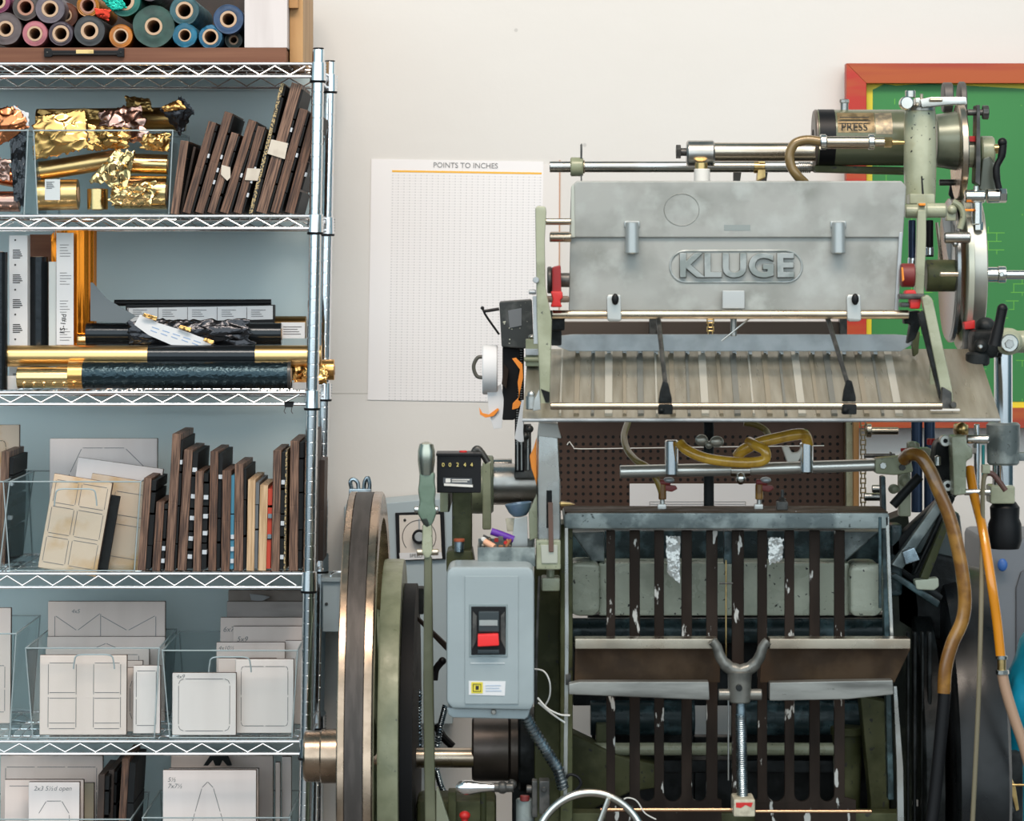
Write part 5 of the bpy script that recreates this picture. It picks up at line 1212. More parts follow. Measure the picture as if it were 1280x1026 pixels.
# upper rod
m = MB(); m.hcyl(690, 1136, 393, 5.6, -.68, .001); part('stop_rod', m, steel_warm)
for x in (768, 1068):
    m = MB(); m.prism([(x - 10, 372), (x - 8, 368), (x + 8, 368), (x + 9, 400), (x + 6, 402), (x - 7, 402), (x - 9, 398)], -.695, .018, .003); sc_ = part('stop_clip', m, mat('pale_clip', (.50, .51, .49), .35, .5))
    m = MB(); p = P(x + 1, 374, -.705); m.ball(p, .0075, (.85, .7, 1.35)); part('thumb_screw', m, black_plastic, sc_)
m = MB(); m.pbox(903, 931, 363, 386, -.655, .012, .002); part('guide_pad', m, mat('pad_grey', (.44, .46, .46), .4, .3))
m = MB(); m.vcyl(917, 380, 420, 4, -.62); m.tube(q3([(902, 426, -.66), (938, 397, -.66)]), .0016, 8); part('spring_pin', m, steel)
m = MB(); m.pbox(686, 706, 388, 413, -.67, .03, .003); m.pbox(688, 702, 410, 432, -.62, .03, .003); part('rod_block', m, black_iron)
m = MB(); m.prism([(1130, 390), (1150, 388), (1152, 404), (1144, 424), (1134, 430), (1138, 405), (1130, 405)], -.67, .03, .003); part('rod_block', m, black_iron)

# magazine plate
m = MB(); m.prism([(714, 233), (721, 226), (1127, 226), (1133, 233), (1129, 297), (712, 297)], -.64, .020, .003); mg = part('magazine_plate', m, cast_alu)
m = MB(); m.prism([(713, 296), (1128, 296), (1122, 388), (711, 388)], -.634, .014, .002); lp = part('magazine_lower_plate', m, cast_alu)
m = MB(); m.prism([(1124, 290), (1129, 290), (1123, 390), (1118, 390)], -.642, .016, .002); part('plate_flange', m, alu_light, lp)
m = MB(); m.prism([(714, 233), (718, 229), (719, 297), (713, 297)], -.6425, .01, .0015); part('plate_flange', m, mat('plate_edge', (.45, .46, .40), .4, .4), mg)
for x in (790, 1048):
    m = MB(); m.vcyl(x, 277, 317, 8.2, -.648, .002, rp2=9); m.pbox(x - 10, x + 10, 276, 285, -.645, .01, .003); part('latch_post', m, mat('latch_alu', (.40, .43, .43), .32, .5), lp)
m = MB(); rr = 19.5; cxl, cxr, cy_ = 857, 983, 333; pts = []
for i in range(13): a = PI / 2 + PI * i / 12; pts.append((cxl + rr * math.cos(a), cy_ - rr * math.sin(a), -.634))
for i in range(13): a = -PI / 2 + PI * i / 12; pts.append((cxr + rr * math.cos(a), cy_ - rr * math.sin(a), -.634))
m.ptube(pts, 1.6, 8, closed=True); part('nameplate_border', m, emboss, lp)
text('KLUGE', 920, 333.3, -.6342, 40, mat('letter_dark', (.09, .085, .07), .6), lp, 'letter_outline', extrude=.0008, off=.0030, sx=1.12, spacing=1.06)  # darker, slightly wider copy behind the letters outlines them
text('KLUGE', 920, 333, -.636, 40, emboss, lp, 'embossed_lettering', extrude=.0055, bevel=.0008, off=.0014, sx=1.12, spacing=1.06)
m = MB(); m.prism([(905, 281), (938, 281), (938, 288), (905, 288)], -.6405, .001, 0); part('stained_patch', m, mat('stain_dark', (.26, .29, .28), .5, .3), mg)
# left arm
m = MB(); m.prism([(669, 260), (672, 257), (682, 258), (683, 264), (681, 300), (682, 358), (690, 400), (688, 480), (687, 520), (682, 526), (676, 522), (674, 470), (671, 400), (670, 330)], -.74, .022, .003); la = part('side_arm', m, pale_green)
m = MB(); m.prism([(676, 486), (687, 490), (687, 503), (682, 503)], -.742, .003, .0005); part('chipped_patch', m, black_iron, la)
m = MB(); m.hcyl(682, 714, 277, 4.2, -.68); m.hcyl(687, 714, 296.5, 6, -.66); part('pivot_pin', m, steel_warm)
m = MB(); m.ycyl(670, 350, 4, -.745, .01); m.hcyl(661, 670, 365, 3, -.73); m.prism([(666, 370), (672, 370), (673, 430), (667, 430)], -.735, .01, .001); part('arm_strip', m, alu_light)
m = MB(); m.hcyl(684, 690, 350, 17, -.66, .002); m.hcyl(698, 712, 350, 9, -.66, .001); lr_ = part('guide_roller', m, dark_steel)
m = MB(); m.prism([(690, 334), (701, 331), (702, 370), (690, 370)], -.70, .05, .003); part('roller_strap', m, mat('dark_red_strap', (.30, .012, .012), .4), lr_)
m = MB(); m.prism([(688, 364), (703, 364), (704, 372), (700, 376), (703, 384), (688, 384), (691, 375)], -.715, .03, .003); part('red_clip', m, red_paint, lr_)
m = MB(); m.pbox(679, 712, 370, 378, -.712, .04, .003); part('strap_buckle', m, mat('buckle_brown', (.16, .11, .08), .4, .5), lr_)
# right arm
m = MB(); m.prism([(1152, 372), (1160, 368), (1166, 374), (1190, 484), (1192, 500), (1187, 520), (1180, 522), (1176, 505), (1178, 498)], -.74, .022, .003); ra = part('side_arm', m, pale_green)
m = MB(); m.prism([(1148, 392), (1154, 388), (1180, 494), (1176, 502)], -.735, .02, .001); part('arm_edge', m, black_iron, ra)
m = MB(); m.prism([(1178, 483), (1190, 490), (1190, 516), (1184, 524), (1180, 520), (1176, 510)], -.762, .02, .003); m.ycyl(1192, 506, 4, -.77, .01); part('arm_clamp', m, dark_steel, ra)
m = MB(); m.prism([(1145, 412), (1150, 415), (1148, 442), (1142, 446), (1140, 430)], -.56, .02, .002); part('arm_bracket', m, olive_paint)
m = MB(); m.prism([(1163, 455), (1172, 455), (1180, 512), (1162, 500)], -.66, .01, .001); part('support_leg', m, pale_green)
m = MB(); m.hcyl(1126, 1143, 344, 15, -.66, .002); rr_ = part('guide_roller', m, dark_red)
m = MB(); m.prism([(1127, 334), (1129, 334), (1130.5, 350), (1128, 352)], -.70, .01, .001); part('roller_orange_band', m, orange_tape, rr_)  # narrow orange band on the red roller
m = MB(); m.prism([(1132, 363), (1144, 362), (1148, 372), (1130, 372)], -.70, .03, .003); m.prism([(1137, 373), (1152, 373), (1150, 386), (1138, 386)], -.71, .03, .003); part('red_clip', m, red_paint, rr_)
m = MB(); m.pbox(1124, 1156, 367, 374, -.715, .03, .003); m.pbox(1126, 1140, 378, 384, -.70, .03, .002); part('strap_buckle', m, dark_steel, rr_)

# ================================================================ TOP GEAR
m = MB(); m.hcyl(687, 990, 208.5, 7, -.35, .001); tr = part('top_rod', m, steel)
m = MB(); m.hcyl(713, 729, 208.5, 12, -.35, .002); part('rod_collar', m, green_paint, tr)
m = MB(); m.prism([(725.3, 181), (727.2, 179), (728, 181), (727.5, 240), (726, 240)], -.36, .006, 0); part('thin_washer', m, dark_steel, tr)
m = MB(); m.hcyl(729, 731, 208.5, 8.5, -.35); m.hcyl(688, 712, 296, 6.5, -.40, .001); part('rod_ring', m, steel_warm, tr)
m = MB(); m.hcyl(942, 956, 209, 7.6, -.35); m.prism([(948, 202), (957, 202), (957, 222), (950, 226), (946, 226)], -.36, .03, .002); part('rod_socket', m, brass, tr)
m = MB()
for q in range(6): m.hcyl(998 + q * 2.6, 999.8 + q * 2.6, 209, 7.2, -.35, .0003)
m.hcyl(988, 1018, 209, 5.5, -.35); part('rod_thread', m, steel, tr)
m = MB(); m.hcyl(860, 1022, 190, 11.8, -.42, .001); gs = part('suction_shaft', m, steel_warm)
m = MB(); m.hcyl(858, 893, 192, 16.5, -.42, .003); part('shaft_head', m, steel, gs)
m = MB(); m.hcyl(849, 860, 190, 5, -.42); m.cyl(P(845, 189.5, -.42), P(851, 189.5, -.42), 8.8 * s(-.42), n=6, bev=.0006); part('head_bolt', m, dark_steel, gs)
m = MB(); m.vcyl(876.5, 203, 212, 8, -.45); part('brass_collar', m, brass, gs)
m = MB(); m.vcyl(877.5, 211, 230, 10, -.45); part('white_post', m, white_plastic, gs)
for x in (917, 950): m = MB(); m.prism([(x, 214), (x + 10, 214), (x + 8, 228), (x, 228)], -.30, .02, .001); part('rear_bracket', m, dark_steel)
# ink fountain cylinder
Yc_ = -.40
m = MB(); m.hcyl(1019, 1140, 172, 35, Yc_, .003, 48); fc = part('ink_cylinder', m, mat('dark_green_enamel', (.13, .14, .085), .26, .1, col2=(.09, .10, .06), scale=10))
m = MB(); m.hcyl(1022, 1042, 172, 35.4, Yc_, .0004, 48); part('black_band', m, black_plastic, fc)
m = MB(); m.hcyl(1016.5, 1022, 172, 35.2, Yc_, .003, 48); part('end_cap', m, mat('bronze_end', (.16, .13, .11), .4, .5), fc)
m = MB(); m.hcyl(1015.8, 1018, 172, 10, Yc_, .0002); part('cap_hole', m, hole_black, fc)
def arcplate(x0, x1, y0, y1, rad, yc, Y, lift=.0006):
    m = MB(); k = s(Y); n_ = 10; rows = []
    a0 = math.asin(max(-1, min(1, (yc - y0) / rad))); a1 = math.asin(max(-1, min(1, (yc - y1) / rad))); r_ = rad * k + lift
    zc = Z(yc, Y)
    for i in range(n_ + 1):
        a = a0 + (a1 - a0) * i / n_
        rows.append([m.b.verts.new((X(xx, Y), Y - r_ * math.cos(a), zc + r_ * math.sin(a))) for xx in (x0, x1)])
    for i in range(n_): m.b.faces.new((rows[i][0], rows[i][1], rows[i + 1][1], rows[i + 1][0]))
    return m
npm = mat('brass_nameplate', (.28, .20, .10), .45, .4, col2=(.15, .105, .05), scale=60)
npl = part('name_plate', arcplate(1044, 1090, 142, 167, 35, 172, Yc_), npm, fc)
part('data_plate', arcplate(1091, 1112, 142, 169, 35, 172, Yc_), mat('worn_plate', (.20, .17, .12), .4, .5, col2=(.35, .28, .18), scale=90), fc)
text('PRESS', 1068, 159, Yc_ - 34 * s(Yc_) - .001, 14, black_ink, npl, 'plate_lettering', .0003, sx=.95)
m = MB(); m.pbox(1048, 1088, 150.5, 151.3, Yc_ - 34 * s(Yc_) - .001, .002, 0); m.pbox(1050, 1086, 146, 147, Yc_ - 33 * s(Yc_), .004, 0); part('plate_rule', m, black_ink, npl)
m = MB(); m.prism([(1018, 206), (1135, 209), (1135, 218), (1019, 215)], Yc_ - .01, .05, .003); part('cylinder_lip', m, olive_paint, fc)
m = MB(); m.vcyl(1055.5, 127, 138, 5, Yc_, .001); m.vcyl(1055.5, 124, 129, 6, Yc_, .001, n=8); part('top_nut', m, steel, fc)
# hose and fittings
m = MB(); m.ptube([(1026, 177, -.57), (1008, 175, -.57), (993, 180, -.57), (987, 194, -.57), (989, 208, -.57), (997, 220, -.57), (1006, 229, -.56)], 6.2, 14, 5); th = part('air_hose', m, mat('bronze_hose', (.20, .13, .05), .25, .2, coat=.4))
m = MB(); m.hcyl(1033, 1088, 178, 7.8, -.57, .001); m.hcyl(1092, 1112, 178, 5.6, -.57, .001); fg = part('hose_fitting', m, steel_warm)
for x in (1029, 1089): m = MB(); m.hcyl(x - 4, x + 4, 177.5, 10, -.57, .0015, n=12); part('fitting_nut', m, steel_bright, fg)
m = MB(); m.hcyl(1105, 1115, 178, 6.5, -.57, .001, n=6); m.hcyl(1114, 1131, 178, 3.5, -.57, .001, rp2=2.2); part('fitting_nipple', m, brass, fg)
# vertical post casting
m = MB(); m.lathe(P(1150, 137, -.52), (0, 0, -1), [(0, 16 * s(-.52)), (.003, 19 * s(-.52)), (.010, 20 * s(-.52)), (.10, 20.5 * s(-.52)), (118 * s(-.52), 19 * s(-.52))], 40); vp = part('post_casting', m, mat('post_green', (.44, .45, .32), .26, .1, col2=(.33, .345, .235), scale=12, col3=(.03, .03, .03), scale3=120, lo3=.66, hi3=.69, coat=.2))
m = MB(); m.vcyl(1150, 132, 139, 19, -.52, .001); part('post_collar', m, steel, vp)
m = MB(); m.pbox(1137, 1169, 242, 255, -.575, .06, .003); part('post_foot', m, pale_green, vp)
m = MB(); m.prism([(1151.5, 220), (1153, 220), (1156, 255), (1153, 255)], -.574, .003, 0); part('casting_crack', m, black_iron, vp)
m = MB(); m.ycyl(1134, 128.5, 8.5, -.57, .03, .002); m.vcyl(1138, 113, 122, 6.5, -.54, .001); m.pbox(1144, 1154, 122, 134, -.55, .03, .003); tl = part('trip_lever', m, steel_bright)
m = MB(); m.prism([(1150, 124), (1165, 121), (1208, 121), (1209, 131), (1190, 131), (1152, 135)], -.56, .02, .002); part('lever_bar', m, steel_bright, tl)
m = MB(); m.vcyl(1152, 117, 124, 2, -.55); m.hcyl(1162, 1178, 125, 2.2, -.565); m.ycyl(1147, 130, 2.4, -.565, .01); part('lever_screw', m, steel_warm, tl)
# bell
m = MB(); m.hcyl(1168, 1197, 176, 33, -.40, .003, 48, rp2=37); bl = part('bell_casting', m, mat('bell_green', (.20, .22, .16), .28, .2, col2=(.09, .10, .07), scale=8))
m = MB(); m.hcyl(1195, 1204, 190, 60, -.40, .002, 64); part('bell_flange', m, steel_warm, bl)
m = MB(); m.hcyl(1178, 1190, 122, 19, -.34, .002, 36); m.hcyl(1198, 1206, 128, 26, -.32, .002, 36); part('friction_disc', m, mat('disc_dark', (.10, .09, .085), .5, .3))
m = MB(); m.hcyl(1204, 1222, 190, 19, -.40, .002, rp2=20); m.hcyl(1225, 1242, 190, 20, -.40, .003); nk = part('shaft_neck', m, pale_green)
m = MB(); m.prism([(1206, 170), (1219, 170), (1219, 177), (1206, 177)], -.432, .004, .0006); m2 = part('red_marking', m, red_paint, nk)
m = MB(); m.prism([(1221, 131), (1225, 131), (1226, 200), (1225, 232), (1219, 228), (1220, 200)], -.45, .05, .001); part('lever_plate', m, dark_steel)
m = MB(); m.hcyl(1209, 1230, 140.5, 4, -.44); m.cyl(P(1228, 140.5, -.44), P(1235.5, 140.5, -.44), 9 * s(-.44), n=10, bev=.001); part('knob_bolt', m, dark_steel)
m = MB(); m.hcyl(1242, 1250, 186, 6, -.42); part('stub_shaft', m, brass)
m = MB(); m.ptube([(1254, 177, -.46), (1252, 195, -.46), (1246, 208, -.46), (1246, 222, -.46), (1249, 236, -.46)], 4.6, 12, 4, rs=[5, 4.2, 4.6, 4]); m.pball(1253, 178, 6, -.46); part('curved_handle', m, black_plastic)
m = MB(); m.prism([(1228, 198), (1238, 194), (1246, 212), (1246, 242), (1232, 250), (1224, 236)], -.43, .04, .004); part('toggle_casting', m, mat('toggle_dark', (.09, .10, .08), .3, .4))
m = MB(); m.hcyl(1233, 1250, 245, 9, -.45, .002); m.cyl(P(1248, 244.5, -.45), P(1258, 244.5, -.45), 9.2 * s(-.45), n=6, bev=.001); part('toggle_pin', m, steel_bright)
m = MB(); m.hcyl(1206, 1231, 245.5, 8.3, -.48, .002); m.vcyl(1221, 252, 281, 6.8, -.48, .002); m.vcyl(1223, 277, 288, 6, -.48, .001, n=6); m.vcyl(1220, 232, 240, 3.4, -.48); part('link_joint', m, steel_bright)
m = MB(); m.hcyl(1174, 1200, 228, 4, -.36); m.hcyl(1198, 1204, 228, 5, -.36); part('stub_shaft', m, dark_steel)
m = MB(); m.prism([(1193, 200), (1202, 240), (1192, 252), (1186, 243)], -.30, .01, .001); part('thin_blade', m, black_iron)
# linkage below the post
m = MB(); m.hcyl(1131, 1148, 264, 8.6, -.58, .002); m.hcyl(1155, 1183, 263, 9.2, -.57, .003); m.hcyl(1146, 1158, 264, 11.5, -.575, .002); part('link_shaft', m, pale_green)
m = MB(); m.pbox(1149, 1157, 254, 257, -.60, .03, .001); m.pbox(1206, 1217, 261, 264, -.5, .02, .001); part('red_marking', m, orange_tape)
m = MB(); m.prism([(1147, 262), (1158, 262), (1158, 300), (1155, 370), (1143, 370), (1146, 300)], -.60, .015, .003); part('link_arm', m, pale_green)
for (x, y0, y1) in ((1140, 275, 335), (1162, 275, 322)):
    m = MB(); m.vcyl(x, y0, y1 - 12, 4.6, -.40, .001); m.vcyl(x, y1 - 12, y1 - 1, 5, -.40); vt = part('valve_tube', m, mat('blue_black_tube', (.02, .035, .07), .25, .5) if x == 1140 else black_plastic)
    m = MB(); m.vcyl(x, y1 - 13, y1 - 3, 5.3, -.401); part('tube_ferrule', m, chrome, vt)
m = MB(); m.ptube([(1171, 278, -.45), (1178, 336, -.45)], 2.2, 8); part('push_rod', m, steel_warm)
m = MB(); m.ptube([(1191, 252, -.50), (1200, 258, -.50), (1204, 270, -.50), (1200, 286, -.50)], 4, 10, 4); m.ball(P(1190, 262, -.5), .009); m.pbox(1183, 1195, 262, 276, -.5, .02, .002); part('bent_link', m, pale_green)
m = MB(); m.hcyl(1180, 1213, 297, 7, -.52, .002); m.pball(1194, 305, 4, -.52); part('link_pin', m, steel)
m = MB(); m.prism([(1176, 262), (1195, 270), (1196, 325), (1186, 325)], -.42, .01, .001); part('grey_shield', m, alu_light)
# big cam disc
Yd = -.36; kd = s(Yd); czd = Z(338, Yd)
m = MB(); m.lathe((X(1183, Yd), Yd, czd), (1, 0, 0), [(0, .03), (0, 86 * kd), (.004, 90 * kd), (.010, 90 * kd), (.010, .03)], 72); cd = part('cam_disc', m, mat('disc_grey', (.30, .31, .31), .25, .8))
m = MB(); m.lathe((X(1197, Yd), Yd, czd), (1, 0, 0), [(0, 80 * kd), (0, 97 * kd), (.002, 99 * kd), (.012, 99 * kd), (.012, 80 * kd)], 72, cap=False); part('pale_ring', m, mat('cream_ring', (.50, .51, .42), .3, .3), cd)
m = MB(); m.lathe((X(1205, Yd), Yd, czd), (1, 0, 0), [(0, 70 * kd), (0, 90 * kd), (.002, 92 * kd), (.024, 92 * kd), (.026, 90 * kd), (.026, .02)], 72); part('steel_band', m, mat('brushed_band', (.46, .45, .40), .36, .75, col2=(.36, .35, .31), scale=10), cd)
m = MB(); m.hcyl(1157, 1198, 344.5, 20, -.46, .002, 40); hb = part('hub_drum', m, olive_paint, cd)
m = MB(); m.hcyl(1175, 1198, 342.5, 3, -.55); part('drum_pin', m, steel_warm, hb)
m = MB(); m.hcyl(1226, 1247, 343, 9.5, -.36, .001); m.hcyl(1247, 1257, 343, 10.5, -.36, .001); m.hcyl(1257, 1330, 343.5, 5.8, -.36, .001); m.ycyl(1252, 343, 3, -.382, .01); part('cam_shaft', m, steel_bright, cd)
m = MB(); m.prism([(1205, 403), (1219, 400), (1219, 411), (1206, 412)], -.50, .03, .002); m.prism([(1233, 414), (1240, 416), (1238, 424), (1233, 422)], -.53, .02, .002); part('red_tag', m, red_paint)
m = MB(); m.prism([(1206, 411), (1218, 411), (1219, 445), (1205, 440)], -.48, .03, .003); part('clevis', m, dark_steel)

# ---- right column, clamp and lever
m = MB(); m.vcyl(1254, 432, 530, 11.5, -.50, .001); rc_ = part('right_column', m, chrome)
m = MB(); m.vcyl(1254, 528, 581, 21, -.50, .004, 40, rp2=20); m.pbox(1272, 1290, 566, 576, -.5, .03); part('column_collar', m, bluegrey_cast, rc_)
m = MB(); m.vcyl(1254, 580, 612, 13.5, -.50, .001); part('column_sleeve', m, chrome, rc_)
m = MB(); m.pbox(1238, 1269, 607, 630, -.53, .06, .004); part('column_block', m, pale_green, rc_)
m = MB(); m.lathe(P(1256, 627, -.50), (0, 0, -1), [(0, .02), (.01, .027), (.03, .026), (.04, .030), (.07, .031), (.085, .026)], 32); part('column_base', m, black_plastic, rc_)
m = MB(); m.hcyl(1262, 1300, 427, 14, -.50, .003); m.ycyl(1262, 427, 17, -.56, .09, .006); ch_ = part('clamp_head', m, pale_green)
m = MB(); m.ycyl(1262, 429, 11.5, -.572, .02, .002); part('clamp_face', m, steel_bright, ch_)
m = MB(); m.ycyl(1262, 430, 6, -.576, .01, .001, n=6); part('clamp_nut', m, steel, ch_)
m = MB(); m.ptube([(1253, 386, -.61), (1249, 405, -.61), (1243, 432, -.61)], 6.8, 14, 3, rs=[6.6, 6.4, 7.5, 8.5]); m.pball(1253, 386, 6.8, -.61); part('clamp_lever', m, black_plastic)
m = MB(); m.ball(P(1232, 408, -.52), 13 * s(-.5), (1, 1, .9)); m.pbox(1216, 1250, 412, 448, -.56, .08, .012); m.ball(P(1226, 432, -.565), 9 * s(-.5)); m.vcyl(1222, 440, 457, 15, -.55, .004); part('pivot_casting', m, black_iron)
m = MB(); m.ycyl(1226, 433, 2.6, -.60, .01); part('pivot_screw', m, steel)

# ================================================================ MIDDLE: GRIPPER BAR, HOSES
m = MB(); m.cyl(P(775, 589.5, -.60), P(915, 586.5, -.60), 8 * s(-.6), n=28, bev=.001); m.cyl(P(912, 587, -.60), P(1096, 581, -.60), 7.6 * s(-.6), n=28, bev=.001); sr = part('sucker_bar', m, mat('satin_alu', (.62, .62, .58), .3, .8))
m = MB(); m.prism([(1094, 573), (1138, 569), (1142, 590), (1120, 594), (1094, 592)], -.62, .04, .004); m2 = part('bar_socket', m, green_paint, sr); bolt(1104, 582, 4.5, -.626, m2, steel_bright); bolt(1128, 584, 4.5, -.626, m2, dark_steel)
for (x, y0, y1) in ((839.5, 550, 594), (1008, 553, 591)):
    m = MB(); m.vcyl(x, y0, y1, 8.5, -.62, .002); part('bar_clamp', m, chrome, sr)
m = MB(); m.hcyl(913, 938, 587, 9, -.60, .001); m.pball(926, 598, 6.5, -.61, (1, 1, 1.2)); part('bar_clamp', m, steel_bright, sr)
m = MB(); m.ptube([(850, 554, -.64), (858, 562, -.65), (880, 572, -.66), (910, 577, -.66), (940, 578, -.66), (956, 574, -.66), (956, 563, -.66), (945, 557, -.65), (936, 552, -.63)], 6.6, 14, 6); yh = part('vacuum_hose', m, yellow_hose)
m = MB(); m.ptube([(922, 570, -.62), (930, 562, -.63), (950, 553, -.64), (975, 547, -.64), (995, 543, -.64), (1006, 544, -.63), (1010, 556, -.62)], 7.2, 14, 6); part('vacuum_hose', m, yellow_hose)
m = MB(); m.prism([(977, 558), (985, 556), (990, 566), (998, 565), (1003, 556), (1004, 565), (998, 577), (984, 578)], -.63, .012, .003); part('hose_tape', m, mat('grey_white_tape', (.6, .58, .52), .4), sr)
m = MB(); m.ptube([(785, 528, -.40), (780, 545, -.45), (784, 562, -.5), (796, 576, -.55), (808, 583, -.57), (818, 594, -.58), (826, 612, -.58), (828, 624, -.58)], 4.2, 12, 5); part('olive_hose', m, olive_hose)
m = MB(); m.ptube([(930, 528, -.42), (945, 531, -.42), (957, 538, -.42), (962, 548, -.44)], 4.2, 12, 5); part('olive_hose', m, olive_hose)
for x in (828, 949):
    m = MB(); m.vcyl(x, 605, 624, 5, -.58, .001); sk = part('sucker_stem', m, amber_hose)
    m = MB(); m.prism([(x + 2, 606), (x + 17, 607), (x + 19, 611), (x + 12, 615), (x + 2, 613)], -.585, .015, .002); m.hcyl(x - 4, x + 10, 603, 4, -.58); part('sucker_wing', m, dark_red, sk)
    m = MB(); m.vcyl(x, 624, 631, 3, -.58); m.pbox(x - 6, x + 5, 630, 639, -.59, .015, .002); part('sucker_foot', m, steel, sk)
    m = MB(); m.pball(x + 8, 600, 7, -.58, (1, 1, .6)); part('sucker_dome', m, alu_light, sk)
m = MB(); m.vcyl(886, 526, 640, 6.4, -.42, .001); m.vcyl(886, 632, 641, 9, -.42, .002); vb_ = part('centre_post', m, black_iron)
m = MB(); m.ball(P(877, 550, -.50), 8 * s(-.5), (1, .5, .9)); m.ball(P(896, 552, -.50), 8 * s(-.5), (1.1, .5, .9)); m.ball(P(886, 556, -.50), 5 * s(-.5)); part('wing_nut', m, mat('dull_silver', (.55, .53, .46), .35, .7), vb_)
m = MB(); m.vcyl(978, 612, 622, 2, -.6); m.helix(P(978, 622, -.6), P(978, 632, -.6), 4 * s(-.6), .0012, 4, 10, 5); m.pbox(971, 985, 627, 638, -.61, .02, .002); part('spring_stud', m, dark_steel)
m = MB(); m.prism([(983, 641), (996, 639), (997, 642), (985, 643)], -.65, .01, .0005); part('paper_scrap', m, white_paper)
# joint cluster right of the bar
m = MB(); m.prism([(1189, 545), (1208, 544), (1209, 556), (1216, 560), (1216, 572), (1208, 576), (1208, 618), (1192, 620), (1191, 580)], -.66, .05, .004); jc = part('joint_bracket', m, pale_green)
m = MB(); m.prism([(1170, 552), (1190, 544), (1192, 622), (1178, 616), (1166, 580)], -.60, .06, .008); part('joint_casting', m, black_iron, jc)
for x, y in ((1182, 551), (1185, 607)):
    m = MB(); m.ycyl(x, y, 7, -.625, .02, .001); b_ = part('round_bolt', m, mat('pale_bolt', (.6, .6, .55), .3, .7), jc); m = MB(); m.ycyl(x, y, 3, -.628, .004, .0005, n=6); part('bolt_recess', m, black_iron, b_)
m = MB(); m.pball(1172, 573, 4, -.62); m.vcyl(1172, 570, 582, 4, -.62); m.hcyl(1208, 1236, 549, 5.5, -.60, .002); m.hcyl(1205, 1238, 615, 4, -.62, .001); m.cyl(P(1216, 561, -.62), P(1220, 561, -.62), .009, n=6); part('joint_pin', m, steel_bright, jc)
m = MB(); m.pbox(1194, 1211, 530, 544, -.58, .03, .004); m.ball(P(1202, 536, -.59), .012); part('brass_fitting', m, brass, jc)
m = MB(); m.vcyl(1221, 530, 612, 3.6, -.52); part('chrome_rod', m, chrome)
m = MB(); m.vcyl(1229, 556, 600, 2, -.50); part('teal_cable', m, mat('teal_cable', (.02, .25, .25), .4))
m = MB(); m.pbox(1136, 1150, 553, 566, -.50, .04, .004); m.pball(1140, 556, 5, -.52); m.pbox(1150, 1164, 560, 572, -.5, .04, .003); m.vcyl(1130, 562, 575, 4, -.48); cl_ = part('small_casting', m, pale_green)
m = MB(); m.vcyl(1164, 548, 556, 5.5, -.52); m.vcyl(1130, 560, 564, 4.4, -.48); part('red_cap', m, red_paint, cl_)
m = MB(); m.prism([(1101, 595), (1107, 595), (1118, 1000), (1110, 1000)], -.55, .03, .003); part('dark_strut', m, iron_teal)
m = MB(); m.ptube([(1150, 595, -.58), (1134, 612, -.58), (1116, 632, -.58)], 6, 12, 3); part('diagonal_link', m, black_iron)
m = MB(); m.ball(P(1117, 611, -.5), .010, (1, 1, .9)); m.pbox(1124, 1139, 590, 646, -.50, .03, .004); m.ball(P(1131, 600, -.5), .012); part('small_casting', m, pale_green)
m = MB(); m.prism([(1108, 690), (1112, 680), (1200, 600), (1204, 612), (1130, 690), (1118, 700)], -.50, .04, .006); m.prism([(1140, 720), (1148, 715), (1195, 622), (1188, 618)], -.54, .03, .004); part('diagonal_brace', m, black_iron)
m = MB(); m.prism([(1115, 700), (1160, 690), (1210, 700), (1216, 800), (1150, 800), (1118, 780)], -.42, .08, .010); m.prism([(1118, 712), (1125, 708), (1180, 745), (1176, 752)], -.48, .03, .004); part('rear_casting', m, black_iron)
m = MB(); m.prism([(1124, 694), (1170, 640), (1200, 640), (1210, 720), (1150, 715)], -.40, .05, .008); part('rear_casting', m, mat('dark_teal_casting', (.03, .05, .048), .35, .2, col2=(.08, .1, .1), scale=14))
m = MB(); m.prism([(1143, 725), (1173, 722), (1174, 733), (1168, 738), (1146, 737)], -.56, .03, .003); lg_ = part('small_lug', m, mat('lug_cream', (.50, .52, .40), .35)); m = MB(); m.pbox(1152, 1161, 716, 723, -.555, .02, .003); part('blue_cap', m, mat('blue_cap', (.1, .3, .5), .4), lg_)
m = MB(); m.prism([(1125, 698), (1146, 690), (1147, 698), (1128, 702)], -.52, .01, .001); part('bright_plate', m, steel_blue)
# big right wheel
Yr = -.30; kr = s(Yr); czr = Z(960, Yr)
m = MB(); m.lathe((X(1165, Yr), Yr, czr), (1, 0, 0), [(0, .05), (0, 240 * kr), (.006, 250 * kr), (.03, 254 * kr), (.06, 254 * kr), (.09, 250 * kr), (.097, 240 * kr), (.097, .05)], 80); bw = part('large_gear_wheel', m, mat('glossy_black_iron', (.007, .008, .009), .34, 0, spec=.35, col2=(.016, .018, .02), scale=10, rvar=.1))
m = MB(); m.lathe((X(1130, Yr), Yr, czr), (1, 0, 0), [(0, .05), (0, 210 * kr), (.004, 214 * kr), (.036, 214 * kr), (.04, 205 * kr)], 72); part('inner_gear', m, black_iron, bw)
